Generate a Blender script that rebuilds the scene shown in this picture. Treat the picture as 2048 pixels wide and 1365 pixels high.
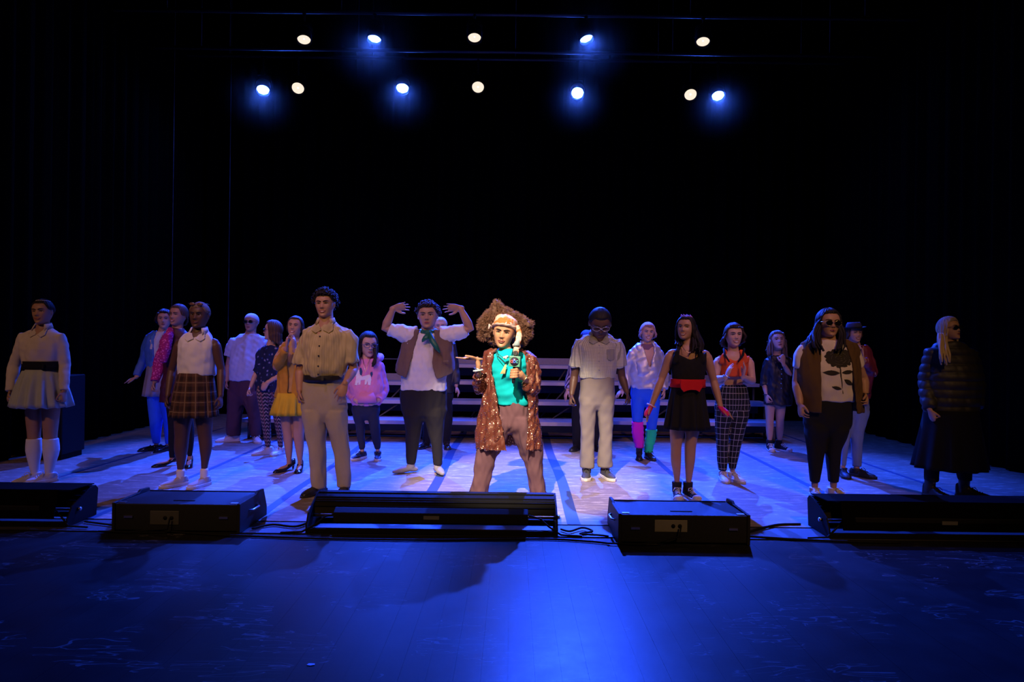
import bpy, bmesh, math, random
import numpy as np
from math import radians, sin, cos, pi, atan2, sqrt
from mathutils import Vector, Matrix
from mathutils.bvhtree import BVHTree

for o in list(bpy.data.objects):
    bpy.data.objects.remove(o)
SC = bpy.context.scene
COL = SC.collection
random.seed(7)
RNG = np.random.default_rng(11)

# ------------------------------------------------------------------ camera
F = 1365.33            # focal length in pixels of a 2048 wide frame (24 mm on 36 mm)
CAMH = 1.36            # lens height above the stage floor
ROLL = radians(0.7)
CR, SR = cos(ROLL), sin(ROLL)
cam_d = bpy.data.cameras.new('camera')
cam_d.lens = 24.0
cam_d.sensor_width = 36.0
cam_d.clip_end = 100
cam = bpy.data.objects.new('camera', cam_d)
COL.objects.link(cam)
cam.matrix_world = Matrix(((CR, -SR, 0, 0), (0, 0, -1, 0), (SR, CR, 0, CAMH), (0, 0, 0, 1)))
SC.camera = cam

# ------------------------------------------------------------------ world, exposure
w = bpy.data.worlds.new('dark_hall')
SC.world = w
w.use_nodes = True
w.node_tree.nodes['Background'].inputs[0].default_value = (0.10, 0.12, 0.30, 1)
w.node_tree.nodes['Background'].inputs[1].default_value = 0.004
SC.view_settings.view_transform = 'Standard'
SC.view_settings.look = 'None'
SC.view_settings.gamma = 1
SC.view_settings.use_curve_mapping = False
SC.view_settings.exposure = 0.0

# ------------------------------------------------------------------ stage lights (rig positions estimated, most hang over the house)
def spot(name, loc, target, color, power, angle, blend=0.6, size=0.08):
    d = bpy.data.lights.new(name, 'SPOT')
    d.color = color
    d.energy = power
    d.spot_size = radians(angle)
    d.spot_blend = blend
    d.shadow_soft_size = size
    o = bpy.data.objects.new(name, d)
    COL.objects.link(o)
    o.location = loc
    o.rotation_euler = (Vector(target) - Vector(loc)).to_track_quat('-Z', 'Y').to_euler()
    return o

# follow spot on the reporter, from the front-of-house bridge
spot('follow_spot_light', (-1.3, 0.0, 6.6), (-0.04, 5.72, 0.86), (1.0, 0.80, 0.62), 7800, 16.0, 0.45, 0.05)
# dim amber front wash
spot('amber_wash_light', (-3.2, -1.5, 6.2), (-1.2, 6.2, 1.0), (1.0, 0.52, 0.20), 900, 34, 0.9, 0.2)
spot('amber_wash_light', (3.4, -1.5, 6.2), (1.8, 6.2, 1.0), (1.0, 0.52, 0.20), 950, 34, 0.9, 0.2)
spot('rose_wash_light', (-5.5, -1.0, 6.0), (-3.9, 6.2, 0.9), (1.0, 0.50, 0.34), 480, 36, 0.9, 0.2)
spot('centre_wash_light', (0.4, -1.5, 6.3), (-0.45, 6.9, 1.2), (1.0, 0.68, 0.55), 330, 24, 0.9, 0.2)
# lavender wash over the upstage rows
spot('lavender_wash_light', (-2.5, 3.0, 6.4), (-1.9, 8.4, 1.1), (0.58, 0.28, 1.0), 430, 50, 0.9, 0.2)
spot('lavender_wash_light', (2.5, 3.0, 6.4), (1.2, 8.6, 1.1), (0.58, 0.28, 1.0), 430, 50, 0.9, 0.2)
# blue back light: the lamps seen on the two battens carry these beams
BLUE = (0.018, 0.075, 1.0)
BLUE_LAMPS = [  # pixel x, y, depth, beam target, power
    (749, 76, 9.0, (-2.2, 7.4, 0), 1100),
    (1172, 76, 9.0, (2.4, 7.5, 0), 1100),
    (526, 179, 11.0, (-3.2, 7.5, 0), 5000),
    (805, 176, 11.0, (-1.5, 7.2, 0), 6800),
    (1155, 186, 11.0, (0.35, 5.1, 0), 10000),
    (1436, 191, 11.0, (2.9, 7.2, 0), 5200)]
WARM_LAMPS = [(608, 78, 9.0), (949, 74, 9.0), (1406, 82, 9.0), (596, 176, 11.0), (956, 174, 11.0), (1381, 189, 11.0)]

# ------------------------------------------------------------------ pixel <-> place
def px(x, y, Y):
    u, v = x - 1024.0, y - 682.5
    uu = u * CR + v * SR
    vv = -u * SR + v * CR
    return Vector((uu / F * Y, Y, CAMH - vv / F * Y))
def depth_at(x, y, z=0.0):
    u, v = x - 1024.0, y - 682.5
    return F * (CAMH - z) / (-u * SR + v * CR)

# ------------------------------------------------------------------ materials
MATS = {}
def nodes(name):
    m = bpy.data.materials.new(name)
    m.use_nodes = True
    nt = m.node_tree
    b = nt.nodes['Principled BSDF']
    return m, nt, b
def N(nt, t, **kw):
    n = nt.nodes.new(t)
    for k, v in kw.items():
        if k.startswith('i_'):
            key = k[2:]
            n.inputs[int(key) if key.isdigit() else key].default_value = v
        else:
            setattr(n, k, v)
    return n
def mixc(nt, fac, a, b, mode='MIX'):
    n = nt.nodes.new('ShaderNodeMix')
    n.data_type = 'RGBA'
    n.blend_type = mode
    for s, v in ((0, fac), (6, a), (7, b)):
        if hasattr(v, 'type') and hasattr(v, 'is_output'):
            nt.links.new(v, n.inputs[s])
        elif s == 0:
            n.inputs[0].default_value = v
        else:
            n.inputs[s].default_value = (*v[:3], 1)
    return n.outputs[2]
def math_n(nt, op, a, b=None, c=None):
    n = nt.nodes.new('ShaderNodeMath')
    n.operation = op
    for i, v in enumerate((a, b, c)):
        if v is None:
            continue
        if hasattr(v, 'is_output'):
            nt.links.new(v, n.inputs[i])
        else:
            n.inputs[i].default_value = v
    return n.outputs[0]
def plain(name, col, rough=0.6, metal=0.0, bump=0.0, bscale=60, vary=0.12, spec=0.5):
    if name in MATS:
        return MATS[name]
    m, nt, b = nodes(name)
    co = N(nt, 'ShaderNodeTexCoord')
    nz = N(nt, 'ShaderNodeTexNoise', i_Scale=bscale * 0.15, i_Detail=4.0)
    nt.links.new(co.outputs['Object'], nz.inputs['Vector'])
    lo = tuple(c * (1 - vary) for c in col)
    hi = tuple(min(1, c * (1 + vary)) for c in col)
    nt.links.new(mixc(nt, nz.outputs['Fac'], lo, hi), b.inputs['Base Color'])
    b.inputs['Roughness'].default_value = rough
    b.inputs['Metallic'].default_value = metal
    b.inputs['Specular IOR Level'].default_value = spec
    if bump:
        n2 = N(nt, 'ShaderNodeTexNoise', i_Scale=float(bscale), i_Detail=3.0)
        nt.links.new(co.outputs['Object'], n2.inputs['Vector'])
        bp = N(nt, 'ShaderNodeBump', i_Strength=bump, i_Distance=0.01)
        nt.links.new(n2.outputs['Fac'], bp.inputs['Height'])
        nt.links.new(bp.outputs[0], b.inputs['Normal'])
    MATS[name] = m
    return m
def emitter(name, col, strength):
    m, nt, b = nodes(name)
    b.inputs['Base Color'].default_value = (*[c * 0.3 for c in col], 1)
    b.inputs['Emission Color'].default_value = (*col, 1)
    b.inputs['Emission Strength'].default_value = strength
    return m
def skin(name, col):
    if name in MATS:
        return MATS[name]
    m, nt, b = nodes(name)
    co = N(nt, 'ShaderNodeTexCoord')
    nz = N(nt, 'ShaderNodeTexNoise', i_Scale=14.0, i_Detail=4.0)
    nt.links.new(co.outputs['Object'], nz.inputs['Vector'])
    lo = (col[0] * 0.86, col[1] * 0.80, col[2] * 0.78)
    hi = (min(1, col[0] * 1.1), col[1] * 1.08, col[2] * 1.06)
    nt.links.new(mixc(nt, nz.outputs['Fac'], lo, hi), b.inputs['Base Color'])
    b.inputs['Roughness'].default_value = 0.5
    b.inputs['Specular IOR Level'].default_value = 0.4
    MATS[name] = m
    return m
def hair_mat(name, col, streak=90.0):
    if name in MATS:
        return MATS[name]
    m, nt, b = nodes(name)
    at = N(nt, 'ShaderNodeAttribute', attribute_name='pat')
    mp = N(nt, 'ShaderNodeMapping')
    mp.inputs['Scale'].default_value = (streak, 3.0, 1.0)
    nt.links.new(at.outputs['Vector'], mp.inputs['Vector'])
    nz = N(nt, 'ShaderNodeTexNoise', i_Scale=1.0, i_Detail=3.0)
    nt.links.new(mp.outputs[0], nz.inputs['Vector'])
    nt.links.new(mixc(nt, nz.outputs['Fac'], tuple(c * 0.35 for c in col), tuple(min(1, c * 1.7) for c in col)), b.inputs['Base Color'])
    b.inputs['Roughness'].default_value = 0.6
    b.inputs['Specular IOR Level'].default_value = 0.25
    bp = N(nt, 'ShaderNodeBump', i_Strength=0.6, i_Distance=0.006)
    nt.links.new(nz.outputs['Fac'], bp.inputs['Height'])
    nt.links.new(bp.outputs[0], b.inputs['Normal'])
    MATS[name] = m
    return m
def cloth(name, col, rough=0.9, kind=None, col2=(0, 0, 0), col3=None, s=0.05, metal=0.0, bump=0.25, wid=0.1):
    if name in MATS:
        return MATS[name]
    m, nt, b = nodes(name)
    co = N(nt, 'ShaderNodeTexCoord')
    at = N(nt, 'ShaderNodeAttribute', attribute_name='pat')
    nz = N(nt, 'ShaderNodeTexNoise', i_Scale=9.0, i_Detail=5.0)
    nt.links.new(co.outputs['Object'], nz.inputs['Vector'])
    base = mixc(nt, nz.outputs['Fac'], tuple(c * 0.86 for c in col), tuple(min(1, c * 1.12) for c in col))
    sep = N(nt, 'ShaderNodeSeparateXYZ')
    nt.links.new(at.outputs['Vector'], sep.inputs[0])
    u, v = sep.outputs[0], sep.outputs[1]
    def line(x, per, wd, off=0.0):
        t = math_n(nt, 'FRACT', math_n(nt, 'ADD', math_n(nt, 'DIVIDE', x, per), off + 50.0))
        return math_n(nt, 'LESS_THAN', t, wd)
    out = base
    if kind in ('grid', 'check'):
        f = math_n(nt, 'MAXIMUM', line(u, s, wid), line(v, s, wid))
        out = mixc(nt, f, base, col2)
    elif kind == 'plaid':
        f = math_n(nt, 'ADD', math_n(nt, 'MULTIPLY', line(u, s, 0.42), 0.5), math_n(nt, 'MULTIPLY', line(v, s, 0.42), 0.5))
        out = mixc(nt, f, base, col2)
        f2 = math_n(nt, 'MAXIMUM', line(u, s, 0.09, 0.25), line(v, s, 0.09, 0.25))
        out = mixc(nt, math_n(nt, 'MULTIPLY', f2, 0.75), out, col3 or (0.5, 0.4, 0.2))
    elif kind == 'stripe':
        out = mixc(nt, line(u, s, wid), base, col2)
    elif kind == 'zigzag':
        zz = math_n(nt, 'PINGPONG', u, s * 0.5)
        f = line(math_n(nt, 'ADD', v, zz), s, 0.35)
        out = mixc(nt, f, base, col2)
        f2 = line(u, s * 1.7, 0.25)
        out = mixc(nt, math_n(nt, 'MULTIPLY', f2, 0.8), out, col3 or col2)
    elif kind == 'floral':
        vo = N(nt, 'ShaderNodeTexVoronoi', i_Scale=1.0 / s)
        nt.links.new(co.outputs['Object'], vo.inputs['Vector'])
        n3 = N(nt, 'ShaderNodeTexNoise', i_Scale=3.0 / s, i_Detail=2.0)
        nt.links.new(co.outputs['Object'], n3.inputs['Vector'])
        d = math_n(nt, 'ADD', vo.outputs['Distance'], math_n(nt, 'MULTIPLY', n3.outputs['Fac'], 0.5))
        out = mixc(nt, math_n(nt, 'LESS_THAN', d, wid), base, col2)
        if col3:
            out = mixc(nt, math_n(nt, 'LESS_THAN', d, wid * 0.82), out, col3)
    elif kind == 'blotch':
        n3 = N(nt, 'ShaderNodeTexNoise', i_Scale=1.0 / s, i_Detail=5.0, i_Roughness=0.65)
        nt.links.new(co.outputs['Object'], n3.inputs['Vector'])
        r = N(nt, 'ShaderNodeValToRGB')
        r.color_ramp.elements[0].position = 0.47
        r.color_ramp.elements[1].position = 0.56
        nt.links.new(n3.outputs['Fac'], r.inputs[0])
        out = mixc(nt, r.outputs[0], base, col2)
        if col3:
            n4 = N(nt, 'ShaderNodeTexNoise', i_Scale=1.7 / s, i_Detail=4.0)
            nt.links.new(co.outputs['Object'], n4.inputs['Vector'])
            out = mixc(nt, math_n(nt, 'GREATER_THAN', n4.outputs['Fac'], 0.6), out, col3)
    nt.links.new(out, b.inputs['Base Color'])
    b.inputs['Roughness'].default_value = rough
    b.inputs['Metallic'].default_value = metal
    b.inputs['Specular IOR Level'].default_value = 0.25 if rough > 0.6 else 0.5
    wv = N(nt, 'ShaderNodeTexNoise', i_Scale=260.0, i_Detail=1.0)
    nt.links.new(co.outputs['Object'], wv.inputs['Vector'])
    bp = N(nt, 'ShaderNodeBump', i_Strength=bump, i_Distance=0.004)
    nt.links.new(wv.outputs['Fac'], bp.inputs['Height'])
    nt.links.new(bp.outputs[0], b.inputs['Normal'])
    MATS[name] = m
    return m

# ------------------------------------------------------------------ geometry helpers
class Geo:
    def __init__(s):
        s.v, s.f = [], []
    def add(s, vs, fs):
        o = len(s.v)
        s.v.extend([tuple(p) for p in vs])
        s.f.extend([tuple(i + o for i in f) for f in fs])
        return s
    def rings(s, rr, closed=True, cap=True):
        """rr: list of rings, each a list of points with the same count"""
        n = len(rr[0])
        vs = [p for r in rr for p in r]
        fs = []
        for i in range(len(rr) - 1):
            for j in range(n if closed else n - 1):
                k = (j + 1) % n
                fs.append((i * n + j, i * n + k, (i + 1) * n + k, (i + 1) * n + j))
        if cap and closed:
            fs.append(tuple(range(n - 1, -1, -1)))
            fs.append(tuple(range((len(rr) - 1) * n, len(rr) * n)))
        return s.add(vs, fs)
    def tube(s, pts, rad, n=10, ref=None, flat=1.0, round_ends=True):
        """pts: polyline, rad: radius per point; flat scales the radius along the second axis"""
        P = [Vector(p) for p in pts]
        R = [float(r) for r in (rad if hasattr(rad, '__len__') else [rad] * len(P))]
        if round_ends:
            d0 = (P[0] - P[1]).normalized()
            d1 = (P[-1] - P[-2]).normalized()
            P = [P[0] + d0 * R[0] * 0.75] + P + [P[-1] + d1 * R[-1] * 0.75]
            R = [R[0] * 0.55] + R + [R[-1] * 0.55]
        rr = []
        prev = None
        for i, p in enumerate(P):
            t = (P[min(i + 1, len(P) - 1)] - P[max(i - 1, 0)])
            if t.length < 1e-9:
                t = Vector((0, 0, 1))
            t.normalize()
            if prev is None:
                rf = Vector(ref) if ref is not None else (Vector((0, 1, 0)) if abs(t.y) < 0.8 else Vector((1, 0, 0)))
                a = rf - t * rf.dot(t)
                if a.length < 1e-6:
                    a = t.orthogonal()
            else:
                a = prev - t * prev.dot(t)
                if a.length < 1e-6:
                    a = t.orthogonal()
            a.normalize()
            prev = a
            b = t.cross(a)
            rr.append([p + a * (R[i] * flat * cos(2 * pi * k / n)) + b * (R[i] * sin(2 * pi * k / n)) for k in range(n)])
        return s.rings(rr)
    def ell(s, c, r, M=None, nu=14, nv=9):
        c = Vector(c)
        rr = []
        for i in range(1, nv):
            th = pi * i / nv
            ring = []
            for j in range(nu):
                ph = 2 * pi * j / nu
                q = Vector((r[0] * sin(th) * cos(ph), r[1] * sin(th) * sin(ph), r[2] * cos(th)))
                ring.append(c + (M @ q if M else q))
            rr.append(ring)
        top = c + (M @ Vector((0, 0, r[2])) if M else Vector((0, 0, r[2])))
        bot = c - (M @ Vector((0, 0, r[2])) if M else Vector((0, 0, r[2])))
        o = len(s.v)
        s.rings(rr, cap=False)
        k = len(s.v)
        s.v += [tuple(top), tuple(bot)]
        m = nv - 1
        for j in range(nu):
            s.f.append((k, o + (j + 1) % nu, o + j))
            s.f.append((k + 1, o + (m - 1) * nu + j, o + (m - 1) * nu + (j + 1) % nu))
        return s
    def box(s, lo, hi, M=None):
        x0, y0, z0 = lo
        x1, y1, z1 = hi
        vs = [Vector(p) for p in ((x0, y0, z0), (x1, y0, z0), (x1, y1, z0), (x0, y1, z0), (x0, y0, z1), (x1, y0, z1), (x1, y1, z1), (x0, y1, z1))]
        if M:
            vs = [M @ p for p in vs]
        return s.add(vs, [(3, 2, 1, 0), (4, 5, 6, 7), (0, 1, 5, 4), (1, 2, 6, 5), (2, 3, 7, 6), (3, 0, 4, 7)])
    def prism(s, poly, a, b):
        """poly: 2-D outline mapped by a(p)->Vector, and b offset Vector"""
        n = len(poly)
        vs = [a(p) for p in poly] + [a(p) + b for p in poly]
        fs = [tuple(range(n - 1, -1, -1)), tuple(range(n, 2 * n))]
        fs += [(i, (i + 1) % n, n + (i + 1) % n, n + i) for i in range(n)]
        return s.add(vs, fs)
    def cyl(s, a, b, r, n=16, r2=None):
        return s.tube([a, b], [r, r if r2 is None else r2], n=n, round_ends=False)

PENDING = []     # objects whose modifiers get evaluated in one go at the end
def obj(name, g, mat, parent=None, base=Vector((0, 0, 0)), smooth=True, remesh=None, sm=4, decim=None, post=None, bevel=None):
    me = bpy.data.meshes.new(name)
    base = Vector(base)
    me.from_pydata([tuple(Vector(p) - base) for p in g.v], [], g.f)
    me.update()
    me.materials.append(mat)
    o = bpy.data.objects.new(name, me)
    COL.objects.link(o)
    if parent is not None:
        o.parent = parent
    else:
        o.location = base
    if smooth:
        me.polygons.foreach_set('use_smooth', [True] * len(me.polygons))
    else:
        bm = bmesh.new(); bm.from_mesh(me)
        bmesh.ops.recalc_face_normals(bm, faces=bm.faces)
        bm.to_mesh(me); bm.free()
    if smooth and not remesh:
        bm = bmesh.new(); bm.from_mesh(me)
        bmesh.ops.recalc_face_normals(bm, faces=bm.faces)
        bm.to_mesh(me); bm.free()
    if remesh:
        m = o.modifiers.new('r', 'REMESH'); m.mode = 'VOXEL'; m.voxel_size = remesh; m.use_smooth_shade = True
        if sm:
            m = o.modifiers.new('s', 'SMOOTH'); m.factor = 0.5; m.iterations = sm
        if decim:
            m = o.modifiers.new('d', 'DECIMATE'); m.ratio = decim
    if bevel:
        m = o.modifiers.new('b', 'BEVEL'); m.width = bevel; m.segments = 2; m.limit_method = 'ANGLE'
    if remesh or bevel or post:
        PENDING.append((o, post))
    return o
def empty(name, loc):
    o = bpy.data.objects.new(name, None)
    COL.objects.link(o)
    o.location = loc
    o.empty_display_size = 0.1
    return o
def tag(o, label, cat, group=None):
    o['label'] = label
    o['category'] = cat
    if group:
        o['group'] = group
    return o
def structure(o):
    o['kind'] = 'structure'
    return o
def share(o, loc, parent=None, rot=None):
    c = o.copy()
    COL.objects.link(c)
    c.location = loc
    if rot:
        c.rotation_euler = rot
    if parent is not None:
        c.parent = parent
    return c
def copy_tree(o, loc, parent=None):
    c = o.copy()
    COL.objects.link(c)
    if parent is not None:
        c.parent = parent
    if loc is not None:
        c.location = loc
    for ch in list(o.children):
        copy_tree(ch, None, c)
    return c

class SNoise:
    """smooth noise as a sum of random plane waves"""
    def __init__(s, seed, freq, n=14, aniso=(1, 1, 1)):
        r = np.random.default_rng(seed)
        k = r.normal(size=(n, 3))
        k /= np.linalg.norm(k, axis=1)[:, None]
        s.k = k * np.array(aniso) * freq * 2 * pi * r.uniform(0.5, 1.5, (n, 1))
        s.p = r.uniform(0, 2 * pi, n)
        s.n = n
    def __call__(s, P):
        return np.sin(P @ s.k.T + s.p).sum(1) / math.sqrt(s.n) 

def finish_pending():
    dg = bpy.context.evaluated_depsgraph_get()
    dg.update()
    made = []
    for o, post in PENDING:
        me = bpy.data.meshes.new_from_object(o.evaluated_get(dg), preserve_all_data_layers=True, depsgraph=dg)
        made.append(me)
    for (o, post), me in zip(PENDING, made):
        old = o.data
        me.name = o.name
        o.modifiers.clear()
        o.data = me
        if old.users == 0:
            bpy.data.meshes.remove(old)
    for (o, post), me in zip(PENDING, made):
        if post:
            post(o)
    PENDING.clear()
def co_of(me):
    a = np.empty(len(me.vertices) * 3)
    me.vertices.foreach_get('co', a)
    return a.reshape(-1, 3)
def no_of(me):
    a = np.empty(len(me.vertices) * 3)
    me.vertices.foreach_get('normal', a)
    return a.reshape(-1, 3)
def set_co(me, a):
    me.vertices.foreach_set('co', a.astype(np.float32).ravel())
    me.update()
def set_pat(me, uv):
    at = me.attributes.get('pat') or me.attributes.new('pat', 'FLOAT_VECTOR', 'POINT')
    z = np.zeros((len(uv), 3), np.float32)
    z[:, :2] = uv
    at.data.foreach_set('vector', z.ravel())
# ------------------------------------------------------------------ floors
def wood_mat():
    m, nt, b = nodes('worn_tan_hardboard')
    co = N(nt, 'ShaderNodeTexCoord')
    geo = N(nt, 'ShaderNodeNewGeometry')
    mp = N(nt, 'ShaderNodeMapping'); mp.inputs['Scale'].default_value = (1.6, 16, 1)
    nt.links.new(geo.outputs['Position'], mp.inputs['Vector'])
    n1 = N(nt, 'ShaderNodeTexNoise', i_Scale=1.6, i_Detail=9.0, i_Roughness=0.8)
    nt.links.new(mp.outputs[0], n1.inputs['Vector'])
    mp2 = N(nt, 'ShaderNodeMapping'); mp2.inputs['Scale'].default_value = (1.1, 4.2, 1)
    nt.links.new(geo.outputs['Position'], mp2.inputs['Vector'])
    n2 = N(nt, 'ShaderNodeTexNoise', i_Scale=2.0, i_Detail=7.0, i_Roughness=0.7)
    nt.links.new(mp2.outputs[0], n2.inputs['Vector'])
    c = mixc(nt, n1.outputs['Fac'], (0.08, 0.06, 0.05), (0.46, 0.36, 0.30))
    r = N(nt, 'ShaderNodeValToRGB')
    r.color_ramp.elements[0].position = 0.42
    r.color_ramp.elements[1].position = 0.62
    nt.links.new(n2.outputs['Fac'], r.inputs[0])
    c = mixc(nt, r.outputs[0], mixc(nt, 0.75, c, (0.20, 0.155, 0.125)), c)
    # narrow strips of the boards
    sep = N(nt, 'ShaderNodeSeparateXYZ'); nt.links.new(geo.outputs['Position'], sep.inputs[0])
    fr = math_n(nt, 'FRACT', math_n(nt, 'DIVIDE', sep.outputs[1], 0.09))
    ln = math_n(nt, 'MULTIPLY', math_n(nt, 'LESS_THAN', fr, 0.07), 0.35)
    c = mixc(nt, ln, c, (0.13, 0.09, 0.06))
    # scuffed pale patches
    n3 = N(nt, 'ShaderNodeTexNoise', i_Scale=4.2, i_Detail=9.0, i_Roughness=0.75)
    nt.links.new(mp2.outputs[0], n3.inputs['Vector'])
    sc = N(nt, 'ShaderNodeValToRGB')
    sc.color_ramp.elements[0].position = 0.53
    sc.color_ramp.elements[1].position = 0.60
    nt.links.new(n3.outputs['Fac'], sc.inputs[0])
    c = mixc(nt, math_n(nt, 'MULTIPLY', sc.outputs[0], 0.8), c, (0.54, 0.45, 0.39))
    nt.links.new(c, b.inputs['Base Color'])
    rr = N(nt, 'ShaderNodeMapRange', i_3=0.42, i_4=0.66)
    nt.links.new(n1.outputs['Fac'], rr.inputs[0])
    nt.links.new(rr.outputs[0], b.inputs['Roughness'])
    bp = N(nt, 'ShaderNodeBump', i_Strength=0.15, i_Distance=0.01)
    nt.links.new(n1.outputs['Fac'], bp.inputs['Height'])
    nt.links.new(bp.outputs[0], b.inputs['Normal'])
    return m
def apron_mat():
    m, nt, b = nodes('scratched_black_paint')
    geo = N(nt, 'ShaderNodeNewGeometry')
    n1 = N(nt, 'ShaderNodeTexNoise', i_Scale=3.0, i_Detail=9.0, i_Roughness=0.7)
    nt.links.new(geo.outputs['Position'], n1.inputs['Vector'])
    c = mixc(nt, n1.outputs['Fac'], (0.006, 0.006, 0.007), (0.022, 0.022, 0.024))
    # long curved scratches: thin bands of a distorted wave
    tot = None
    for i, (sx, sy, rot, sc_) in enumerate(((1.0, 7.0, 0.3, 1.3), (1.0, 6.0, -0.35, 1.1), (1.2, 5.0, 1.1, 0.9))):
        mp = N(nt, 'ShaderNodeMapping')
        mp.inputs['Scale'].default_value = (sx, sy, 1)
        mp.inputs['Rotation'].default_value = (0, 0, rot)
        nt.links.new(geo.outputs['Position'], mp.inputs['Vector'])
        nn = N(nt, 'ShaderNodeTexNoise', i_Scale=sc_, i_Detail=3.0, i_Roughness=0.55, i_Distortion=0.6)
        nt.links.new(mp.outputs[0], nn.inputs['Vector'])
        d = math_n(nt, 'ABSOLUTE', math_n(nt, 'SUBTRACT', nn.outputs['Fac'], 0.5))
        t = math_n(nt, 'LESS_THAN', d, 0.0032)
        tot = t if tot is None else math_n(nt, 'MAXIMUM', tot, t)
    brk = N(nt, 'ShaderNodeTexNoise', i_Scale=2.2, i_Detail=2.0)
    nt.links.new(geo.outputs['Position'], brk.inputs['Vector'])
    tot = math_n(nt, 'MULTIPLY', tot, math_n(nt, 'GREATER_THAN', brk.outputs['Fac'], 0.53))
    c = mixc(nt, math_n(nt, 'MULTIPLY', tot, 0.8), c, (0.10, 0.10, 0.11))
    nt.links.new(c, b.inputs['Base Color'])
    b.inputs['Specular IOR Level'].default_value = 0.10
    rr = N(nt, 'ShaderNodeMapRange', i_3=0.28, i_4=0.50)
    nt.links.new(n1.outputs['Fac'], rr.inputs[0])
    nt.links.new(rr.outputs[0], b.inputs['Roughness'])
    bp = N(nt, 'ShaderNodeBump', i_Strength=0.12, i_Distance=0.01)
    nt.links.new(n1.outputs['Fac'], bp.inputs['Height'])
    nt.links.new(bp.outputs[0], b.inputs['Normal'])
    return m
WOOD, APRON = wood_mat(), apron_mat()
BLACK = plain('matt_black_paint', (0.008, 0.008, 0.009), 0.7, bump=0.1, spec=0.12)
BLACKM = plain('black_metal', (0.008, 0.008, 0.009), 0.65, spec=0.10)
VELVET = plain('black_velour', (0.0016, 0.0016, 0.002), 0.95, bump=0.2, bscale=40, spec=0.05)
TAPE = plain('blue_black_floor_tape', (0.03, 0.05, 0.12), 0.6)
STEEL = plain('scuffed_steel', (0.5, 0.5, 0.52), 0.35, metal=1.0)
WHITE_PLASTIC = plain('white_plastic', (0.75, 0.74, 0.72), 0.5)

fl = structure(obj('floor', Geo().box((-8, 5.07, -0.30), (8, 13.2, -0.024)), plain('dark_subfloor', (0.05, 0.04, 0.03), 0.9), smooth=False))
XE = [-0.71 + 1.2 * k for k in range(-6, 7)]
YE = [5.07, 6.83, 8.60, 10.37, 12.14]
panel = None
for j in range(4):
    for i in range(len(XE) - 1):
        loc = (XE[i] + 0.003, YE[j] + 0.003, 0)
        if panel is None:
            panel = obj('floor_panel', Geo().box((0, 0, -0.022), (1.194, 1.764, 0)), WOOD, parent=fl, smooth=False)
            panel.location = loc
        else:
            share(panel, loc, fl)
for k, (x, wd) in enumerate(((-4.31, 0.035), (-3.11, 0.05), (-1.91, 0.075), (-0.71, 0.095), (0.49, 0.10), (1.69, 0.06), (2.89, 0.06), (4.09, 0.045))):
    g = Geo()
    ys = np.linspace(5.08, 10.3, 30)
    rr = random.Random(k)
    ph, am = rr.uniform(0, 6), 0.012
    ring = []
    for y in ys:
        c = x + am * sin(y * 1.9 + ph)
        ring.append([Vector((c - wd / 2, y, 0.0)), Vector((c + wd / 2, y, 0.0)), Vector((c + wd / 2, y, 0.0015)), Vector((c - wd / 2, y, 0.0015))])
    g.rings(ring)
    obj('tape_strip', g, TAPE, parent=fl, smooth=False)
ap = structure(obj('floor', Geo().box((-9, -0.5, -0.30), (9, 4.75, -0.022)), APRON, smooth=False))
plank = None
for i in range(-45, 45):
    if plank is None:
        plank = obj('plank', Geo().box((0, 0, -0.02), (0.1095, 4.45, -0.001)), APRON, parent=ap, smooth=False)
        plank.location = (i * 0.11, 0.28, 0)
    else:
        share(plank, (i * 0.11, 0.28, -0.00025 * (i % 3)), ap)
for sx in (-1, 1):
    obj('side_sheet', Geo().box((sx * 4.96 if sx > 0 else -9, -0.3, -0.02), (9 if sx > 0 else -4.96, 4.73, -0.001)), APRON, parent=ap, smooth=False)
tr = structure(obj('trim_1', Geo().box((-9, 4.75, -0.30), (9, 5.07, -0.004)), plain('edge_board_paint', (0.05, 0.05, 0.056), 0.5, bump=0.1), smooth=False))
obj('nosing', Geo().cyl((-9, 4.752, -0.004), (9, 4.752, -0.004), 0.008, 8), BLACKM, parent=tr)
obj('nosing', Geo().cyl((-9, 5.07, -0.004), (9, 5.07, -0.004), 0.006, 8), BLACKM, parent=tr)

# ------------------------------------------------------------------ room shell and drapes
WALLM = plain('black_wall_paint', (0.006, 0.006, 0.007), 0.8)
structure(obj('wall_back', Geo().box((-8.2, 13.0, 0), (8.2, 13.2, 8.4)), WALLM, smooth=False))
structure(obj('wall_left', Geo().box((-8.2, 4.0, 0), (-8.0, 13.2, 8.4)), WALLM, smooth=False))
structure(obj('wall_right', Geo().box((8.0, 4.0, 0), (8.2, 13.2, 8.4)), WALLM, smooth=False))
structure(obj('ceiling', Geo().box((-8.2, 4.0, 8.4), (8.2, 13.2, 8.6)), WALLM, smooth=False))
def drape(p0, p1, z1, label, seed):
    p0, p1 = Vector(p0), Vector(p1)
    d = (p1 - p0); L = d.length; d.normalize()
    nrm = Vector((-d.y, d.x, 0))
    n = int(L / 0.035)
    rr = random.Random(seed)
    ph = [rr.uniform(0, 6) for _ in range(3)]
    f, bk = [], []
    for i in range(n + 1):
        s = L * i / n
        a = 0.05 * sin(s * 21 + ph[0] + 0.8 * sin(s * 2.1 + ph[1])) + 0.02 * sin(s * 47 + ph[2])
        f.append(p0 + d * s + nrm * a)
        bk.append(p0 + d * s + nrm * (a + 0.012))
    out = f + bk[::-1]
    g = Geo()
    g.rings([[Vector((q.x, q.y, z)) for q in out] for z in (0.012, 2.0, 4.0, z1)])
    o = obj('stage_curtain', g, VELVET)
    return tag(o, label, 'curtain', 'black stage drapes')
drape((-7.8, 12.35, 0), (7.8, 12.35, 0), 8.2, 'wide black back curtain behind the performers and risers', 1)
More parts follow.
